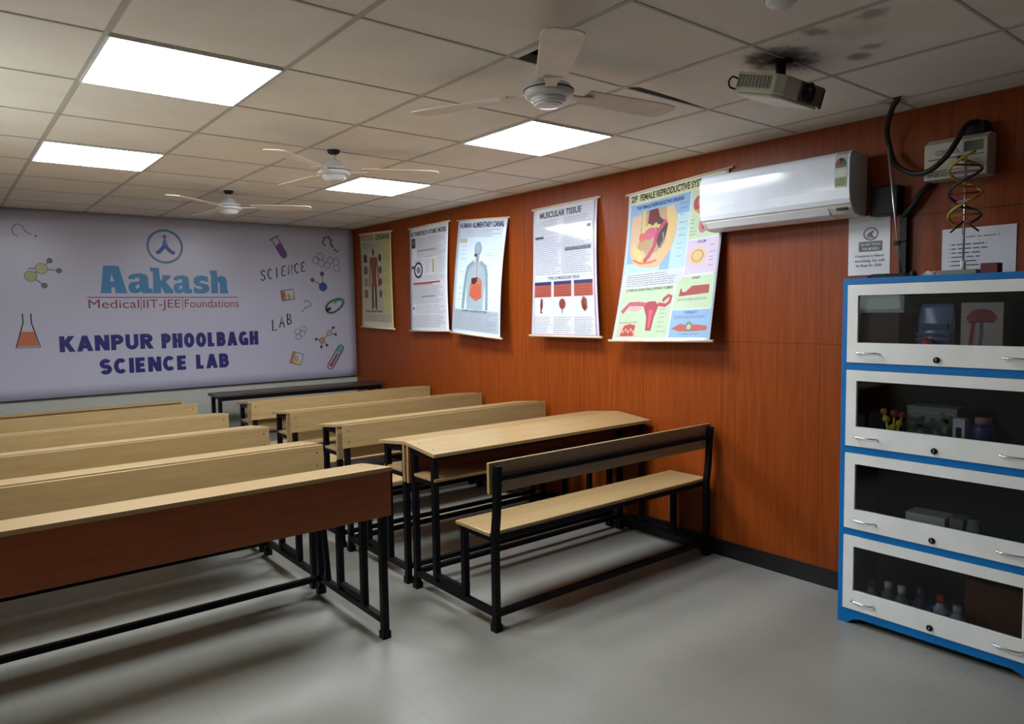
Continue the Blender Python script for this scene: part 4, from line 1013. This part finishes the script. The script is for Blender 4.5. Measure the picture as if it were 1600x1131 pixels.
# ================================================================== DISPLAY CABINET
CX0, CX1 = 2.250, XW-.014
CY0, CY1 = -.670, .160
def cabinet():
    t = thing('display_cabinet', 'tall blue and white cabinet with four glass-fronted doors at the right edge', 'cabinet', (2.42, -.255, 0))
    ox, oy = 2.42, -.255
    X0, X1, Y0, Y1 = CX0-ox, CX1-ox, CY0-oy, CY1-oy
    zs = [(.060, .073, .431), (.448, .465, .827), (.843, .860, 1.220), (1.237, 1.254, 1.617)]
    mb = MB(); mb.use(CABBLUE)
    mb.box(X0, X1, Y1-.022, Y1, .072, 1.645); mb.box(X0, X1, Y0, Y0+.022, .072, 1.645)
    mb.box(X0, X1, Y0+.022, Y1-.022, 1.618, 1.645)
    for z in (.431, .827, 1.220): mb.box(X0+.001, X0+.022, Y0+.022, Y1-.022, z+.001, z+.033)
    # apron with curved feet
    ap = [(Y1, .0), (Y1, .072), (Y0, .072), (Y0, .0), (Y0+.045, .0), (Y0+.070, .022), (Y0+.105, .034), (Y1-.105, .034), (Y1-.070, .022), (Y1-.045, .0)]
    mb.prism(ap, X0, X0+.020, 'x'); mb.prism(ap, X1-.020, X1, 'x')
    mb.prism([(X0+.020, .0), (X0+.05, 0), (X0+.07, .034), (X1-.07, .034), (X1-.05, 0), (X1-.020, 0), (X1-.020, .072), (X0+.020, .072)], Y1-.02, Y1, 'y')
    mb.prism([(X0+.020, .0), (X0+.05, 0), (X0+.07, .034), (X1-.07, .034), (X1-.05, 0), (X1-.020, 0), (X1-.020, .072), (X0+.020, .072)], Y0, Y0+.02, 'y')
    mb.use(CABIN); mb.box(X1-.012, X1-.001, Y0+.022, Y1-.022, .06, 1.618)
    mb.box(X0+.023, X1-.012, Y0+.0221, Y0+.026, .06, 1.617); mb.box(X0+.023, X1-.012, Y1-.026, Y1-.0221, .06, 1.617); mb.box(X0+.023, X1-.012, Y0+.026, Y1-.026, 1.612, 1.617)
    mb.build('body', None, t)
    for z, a, b in zs:
        mb = MB(); mb.box(X0+.023, X1-.012, Y0+.0262, Y1-.0262, z-.012, z); mb.build('shelf', CABIN, t)
    for z, a, b in zs:
        ya, yb = Y0+.025, Y1-.025; g0, g1 = a+.094, b-.050; ga, gb = ya+.048, yb-.048
        mb = MB(); x0, x1 = X0-.004, X0+.016
        mb.box(x0, x1, ya, yb, a+.001, g0); mb.box(x0, x1, ya, yb, g1, b-.001); mb.box(x0, x1, ya, ga, g0, g1); mb.box(x0, x1, gb, yb, g0, g1)
        d = mb.build('door', CABWHITE, t)
        mb = MB(); mb.box(X0+.005, X0+.008, ga-.004, gb+.004, g0-.004, g1+.004); mb.build('glass_pane', GLASS, d)
        for yh in (yb-.095, ya+.095):
            mb = MB(); zz = a+.047
            mb.tube(smooth([(x0, yh-.048, zz), (x0-.018, yh-.044, zz), (x0-.024, yh, zz), (x0-.018, yh+.044, zz), (x0, yh+.048, zz)], 5), .0042, 8); mb.build('handle', CHROME, d)
        mb = MB(); mb.use(BLACKP); mb.lathe([(.0135,0), (.0135,-.004), (.010,-.007), (0,-.007)], (x0,0,a+.027), 'x', 24); mb.use(CHROME); mb.box(x0-.008, x0-.0065, -.0015, .0015, a+.021, a+.033); mb.build('lock', None, d)
cabinet()

# ================================================================== THINGS ON AND IN THE CABINET
def boxthing(name, label, cat, x0, x1, y0, y1, z0, z1, m, extra=None, bev=.002):
    t = thing(name, label, cat, ((x0+x1)/2, (y0+y1)/2, z0))
    dx, dy, h = (x1-x0)/2, (y1-y0)/2, z1-z0
    mb = MB(); mb.box(-dx, dx, -dy, dy, 0, h, bev)
    mb.build('body', m, t)
    if extra: extra(t, dx, dy, h)
    return t
TOP = 1.645
# retort stand
t = thing('retort_stand', 'steel retort stand with a thin leaning rod on the cabinet top', 'stand', (2.42, -.028, TOP))
mb = MB(); mb.box(-.07, .07, -.045, .045, 0, .014, .002); mb.box(-.05,.05,-.03,.03,.014,.020,.002); mb.build('base', BLACKP, t)
mb = MB(); mb.tube([(0, .0, .014), (.0, .073, .614)], .0048, 10); mb.build('rod', STEEL, t)
mb = MB(); mb.box(-.012, .012, .010, .034, .150, .172, .002); mb.tube([(-.02,.022,.161), (.03,-.005,.170)], .003, 8); mb.build('clamp', DARKGREY, t)
mb = MB(); mb.use(BLACKP); mb.box(2.39, 2.43, .026, .095, TOP, TOP+.022, .003); mb.tube([(2.40,.09,TOP+.012), (2.40,.115,TOP+.012)], .006, 8); tag(mb.build('burner_clamp', None), 'small black clamp lying on the cabinet top below the notice', 'clamp')
mb = MB(); mb.use(DARKGREY); mb.lathe([(.014,0), (.015,.02), (.012,.022), (.012,.028), (0,.028)], (2.36, -.105, TOP), 'z', 18); tag(mb.build('rubber_stopper', None), 'tiny dark stopper on the cabinet top beside the retort stand base', 'stopper')
# crumpled clear packet
rnd = random.Random(3); mb = MB()
cl = mat('crumpled_film', rgb(190,186,176), .2)
n = 9; V = [[mb.bm.verts.new((2.37+.08*a/n, -.125-.10*b/n, TOP+.001+(.024*rnd.random() if 0 < a < n and 0 < b < n else 0))) for b in range(n+1)] for a in range(n+1)]
for a in range(n):
    for b in range(n): mb.face([V[a][b], V[a][b+1], V[a+1][b+1], V[a+1][b]])
o = mb.build('plastic_packet', cl); sm = o.modifiers.new('thick', 'SOLIDIFY'); sm.thickness = .0012; sm.offset = 1
tag(o, 'crumpled clear plastic packet lying on the cabinet top between the two stands', 'packet')
# helix model
t = thing('helix_model', 'double helix model in yellow and black on a tall rod with a green base', 'science model', (2.42, -.285, TOP))
mb = MB(); mb.box(-.07, .07, -.075, .075, 0, .022, .003); mb.build('base', mat('grey_green_base', rgb(126,134,112), .5), t)
mb = MB(); mb.use(STEEL); mb.tube([(0,0,.022), (0,0,.515)], .0045, 10); mb.use(WHITE); mb.lathe([(.0,.022), (.011,.022), (.011,.060), (.0045,.062)], (0,0,0), 'z', 14); mb.build('rod', None, t)
Z0, Z1, TW = .215, .520, 1.55
def hx(f, ph): a = 2*PI*TW*f+ph+.6; r = .060; return Vector((r*math.cos(a), r*math.sin(a), Z0+(Z1-Z0)*f))
for ph, m, nm in ((0, mat('yellow_strand', rgb(176,150,40), .4), 0), (PI, mat('dark_strand', rgb(50,46,40), .4), 1)):
    mb = MB(); mb.tube([hx(k/48, ph) for k in range(49)], .006, 8); s_ = mb.build('strand', m, t); s_['label'] = ('yellow strand', 'dark strand')[nm]
rc = [mat('red_rung', rgb(150,40,36), .4), mat('ochre_rung', rgb(190,150,40), .4), mat('grey_rung', rgb(90,96,96), .4), mat('violet_rung', rgb(150,110,150), .4)]
for k in range(10):
    f = (k+.5)/10; mb = MB(); mb.tube([hx(f, 0), hx(f, PI)], .005, 8); mb.build('rung', rc[k % 4], t)
for k in range(3):
    a = 2*PI*k/3+.4; mb = MB(); mb.tube([(0,0,.235), (.06*math.cos(a), .06*math.sin(a), .185)], .004, 8); mb.build('prop', DARKGREY, t)
boxthing('dark_red_box', 'small dark red box on the cabinet top right of the helix model', 'box', 2.36, 2.42, -.435, -.372, TOP, TOP+.045, mat('dark_red_card', rgb(110,24,34), .5))

s1, s2, s3, s4 = 1.2372, .8432, .4482, .0602
def band(c, z0, z1, ins=.0012):
    def f(t, dx, dy, h):
        mb = MB(); mb.box(-dx-ins, -dx+.0002, -dy+.004, dy-.004, z0, z1); mb.build('label', c, t)
    return f
# top compartment
boxthing('brown_reflection_box', 'brown box added for the wall reflection in the top compartment glass', 'carton', 2.30, 2.44, -.075, .092, s1, 1.485, mat('brown_reflection', rgb(70,40,34), .6))  # added block, its brown stands in for the wall reflected in the glass
boxthing('reflection_box', 'pale green box added for the window reflection in the top compartment glass', 'painted reflection', 2.29, 2.44, -.100, .100, 1.4855, 1.562, mat('pale_green_reflection', rgb(128,150,134), .5), band(ink(170,182,168), .002, .012))  # added box, stands in for the pale window reflected in the glass
def bag():
    t = thing('plastic_bag', 'blue and white printed plastic bag in the top compartment', 'bag', (2.37, -.205, s1))
    mb = MB(); n, m_ = 20, 14; rings = []
    for b in range(m_+1):
        f = b/m_; wy = .092*(1-.30*f**2)*(.94+.06*math.cos(7*f)); wx = .040*(1-f**1.6)+.004
        rings.append([mb.bm.verts.new((wx*math.cos(2*PI*a/n)*(1+.08*math.sin(5*2*PI*a/n+b)), wy*math.sin(2*PI*a/n), .285*f)) for a in range(n)])
    for b in range(m_):
        for a in range(n): f = mb.face([rings[b][a], rings[b][(a+1)%n], rings[b+1][(a+1)%n], rings[b+1][a]]); f.smooth = True
    mb.face(rings[0]); mb.face(rings[-1]); mb.build('body', mat('pale_blue_film', rgb(120,140,176), .25), t)
    mb = MB()
    for z, w_, hh, c in ((.175, .060, .024, ink(40,60,120)), (.145, .070, .012, ink(56,84,140)), (.120, .070, .010, ink(56,84,140))):
        mb.use(c); mb.box(-.046, -.030, -w_, w_, z, z+hh)
    mb.build('print', None, t)
bag()
t = thing('ball_stand', 'small orange ball in front of the blue bag in the top compartment', 'ball', (2.305, -.190, s1)); 
mb = MB(); mb.lathe([(.020,0), (.020,.085), (.010,.092), (0,.092)], (0,0,0), 'z', 18); mb.build('pedestal', WHITE, t); mb = MB(); mb.lathe([(0,.090), (.012,.094), (.021,.108), (.021,.122), (.012,.134), (0,.138)], (0,0,0), 'z', 20); mb.build('ball', mat('orange_red_plastic', rgb(226,70,26), .35), t)
def redbox(t, dx, dy, h):
    mb = MB(); p = Print(); red = ink(190,40,32)
    fm = lambda u, v, hh: (-dx-hh-.0004, -u, v)
    p.poly([(.00,.205), (-.045,.200), (-.060,.225), (-.035,.255), (.0,.262), (.035,.255), (.058,.225), (.045,.203)], red, 1)
    p.stroke([(-.03,.21), (-.035,.15), (-.04,.10)], .016, red, 1); p.stroke([(0,.21), (0,.15), (-.005,.10)], .014, ink(150,110,100), 1); p.stroke([(.03,.21), (.03,.15), (.03,.10)], .012, ink(206,206,200), 1)
    p.put(mb, fm); mb.build('picture', None, t)
boxthing('model_carton', 'pale carton with a red mushroom-shaped picture in the top compartment', 'carton', 2.32, 2.42, -.475, -.318, s1, 1.525, mat('cream_card', rgb(200,184,172), .6), redbox)
# second compartment
def flower():
    t = thing('toy_model', 'yellow and red jointed model on the second shelf', 'science model', (2.33, -.045, s2))
    yl, rd = mat('yellow_plastic', rgb(214,190,40), .4), mat('red_plastic', rgb(160,36,30), .4)
    mb = MB(); mb.use(rd); mb.lathe([(.035,0), (.035,.012), (0,.014)], (0,0,0), 'z', 20); mb.build('base', None, t)
    for k, (y, z, m, r) in enumerate(((.0,.11,yl,.020), (.030,.150,yl,.018), (-.028,.135,yl,.016), (.042,.185,mat('orange_plastic', rgb(214,130,30), .4),.016), (-.005,.180,rd,.020), (-.040,.175,rd,.016))):
        mb = MB(); mb.use(m); mb.lathe([(0,-r), (r*.7,-r*.7), (r,0), (r*.7,r*.7), (0,r)], (0,y,z), 'z', 16); mb.use(yl); mb.tube([(0,0,.01), (0,y*.6,z*.6), (0,y,z)], .005, 8); mb.build('atom', None, t)
flower()
def leafy(t, dx, dy, h):
    r_ = random.Random(5); mb = MB(); p = Print(); fm = lambda u, v, hh: (-dx-hh-.0004, -u, v)
    for k in range(26): p.ell((r_.random()-.5)*dy*1.6, h*(.15+.65*r_.random()), .024+.02*r_.random(), .010+.008*r_.random(), (ink(60,90,56), ink(84,116,76), ink(44,66,44))[k % 3], 1+k % 3, rot=r_.random()*3)
    p.rect(-dy*.95, h*.88, dy*.95, h*.90, ink(170,170,160), 1); p.put(mb, fm); mb.build('leaf_print', None, t)
boxthing('leaf_box', 'large grey-green box printed with leaves on the second shelf', 'box', 2.36, 2.48, -.300, -.092, s2, 1.062, mat('grey_green_card', rgb(120,130,116), .5), leafy)
def sw(t, dx, dy, h):
    mb = MB(); mb.box(-dx-.003, -dx, -.010, .010, h*.30, h*.80); mb.build('slot', BLACKP, t)
boxthing('switch_box', 'small white upright box with a black slot on the second shelf', 'box', 2.30, 2.35, -.352, -.305, s2, 1.030, mat('white_card', rgb(206,206,206), .5), sw)
t = thing('jar', 'dark blue jar with a pale cap on the second shelf by the frame edge', 'jar', (2.35, -.405, s2)); mb = MB(); mb.lathe([(.040,0), (.042,.15), (.03,.17), (0,.17)], (0,0,0), 'z', 24); mb.build('body', mat('dark_blue_plastic', rgb(40,44,110), .3), t); mb = MB(); mb.lathe([(.032,.168), (.032,.195), (0,.195)], (0,0,0), 'z', 24); mb.build('lid', mat('pink_lid', rgb(180,120,120), .4), t)
# third compartment
boxthing('white_box', 'flat white box on the third shelf', 'box', 2.29, 2.40, -.288, -.125, s3, .588, mat('aged_white_card', rgb(190,188,180), .5))
boxthing('grey_box', 'squat grey box right of the flat white box on the third shelf', 'box', 2.31, 2.40, -.352, -.298, s3, .592, mat('grey_card', rgb(112,110,100), .5))
t = thing('jar', 'glassy grey jar at the right on the third shelf', 'jar', (2.33, -.388, s3)); mb = MB(); mb.lathe([(.030,0), (.032,.11), (.026,.125), (.026,.15), (0,.15)], (0,0,0), 'z', 24); mb.build('body', mat('grey_glassware', rgb(120,124,120), .15), t)
# bottom compartment
def bottle(x, y, h, r, bm_, cm, lm, label):
    t = thing('bottle', label, 'bottle', (x, y, s4), 0, 'reagent bottles in the bottom compartment')
    mb = MB(); mb.lathe([(0,0), (r,0), (r,h*.62), (r*.55,h*.76), (r*.5,h*.82), (0,h*.82)], (0,0,0), 'z', 22); mb.build('body', bm_, t)
    mb = MB(); mb.lathe([(r*.58,h*.80), (r*.58,h), (0,h)], (0,0,0), 'z', 22); mb.build('cap', cm, t)
    if lm: mb = MB(); mb.lathe([(r*1.012,h*.15), (r*1.012,h*.55)], (0,0,0), 'z', 22); mb.build('label', lm, t)
cb, wb, gb_ = mat('clear_bottle', rgb(120,124,126), .15), mat('white_bottle', rgb(196,198,196), .35), mat('navy_bottle', rgb(36,38,70), .3)
rcap, wcap, bcap = mat('red_cap', rgb(190,44,30), .4), mat('white_cap', rgb(206,206,206), .4), mat('navy_cap', rgb(40,44,96), .4)
bottle(2.34, .040, .150, .026, cb, bcap, None, 'smallest dim grey bottle, leftmost in the bottom compartment')
bottle(2.34, -.035, .160, .028, cb, wcap, ink(150,154,150), 'grey bottle with a white cap in the bottom compartment')
bottle(2.32, -.105, .165, .030, cb, wcap, ink(190,190,196), 'bottle with a pale label left of the navy bottle')
bottle(2.31, -.195, .185, .036, gb_, bcap, ink(190,150,160), 'navy bottle with a pinkish label in the bottom compartment')
bottle(2.32, -.270, .175, .030, wb, rcap, ink(196,80,50), 'bottle with a red cap in the bottom compartment')
bottle(2.33, -.335, .140, .032, wb, wcap, None, 'plain white bottle right of the red-capped one')
boxthing('brown_box', 'large reddish brown box at the right of the bottom compartment', 'box', 2.42, 2.56, -.600, -.330, s4, .300, mat('red_brown_card', rgb(120,60,30), .6))
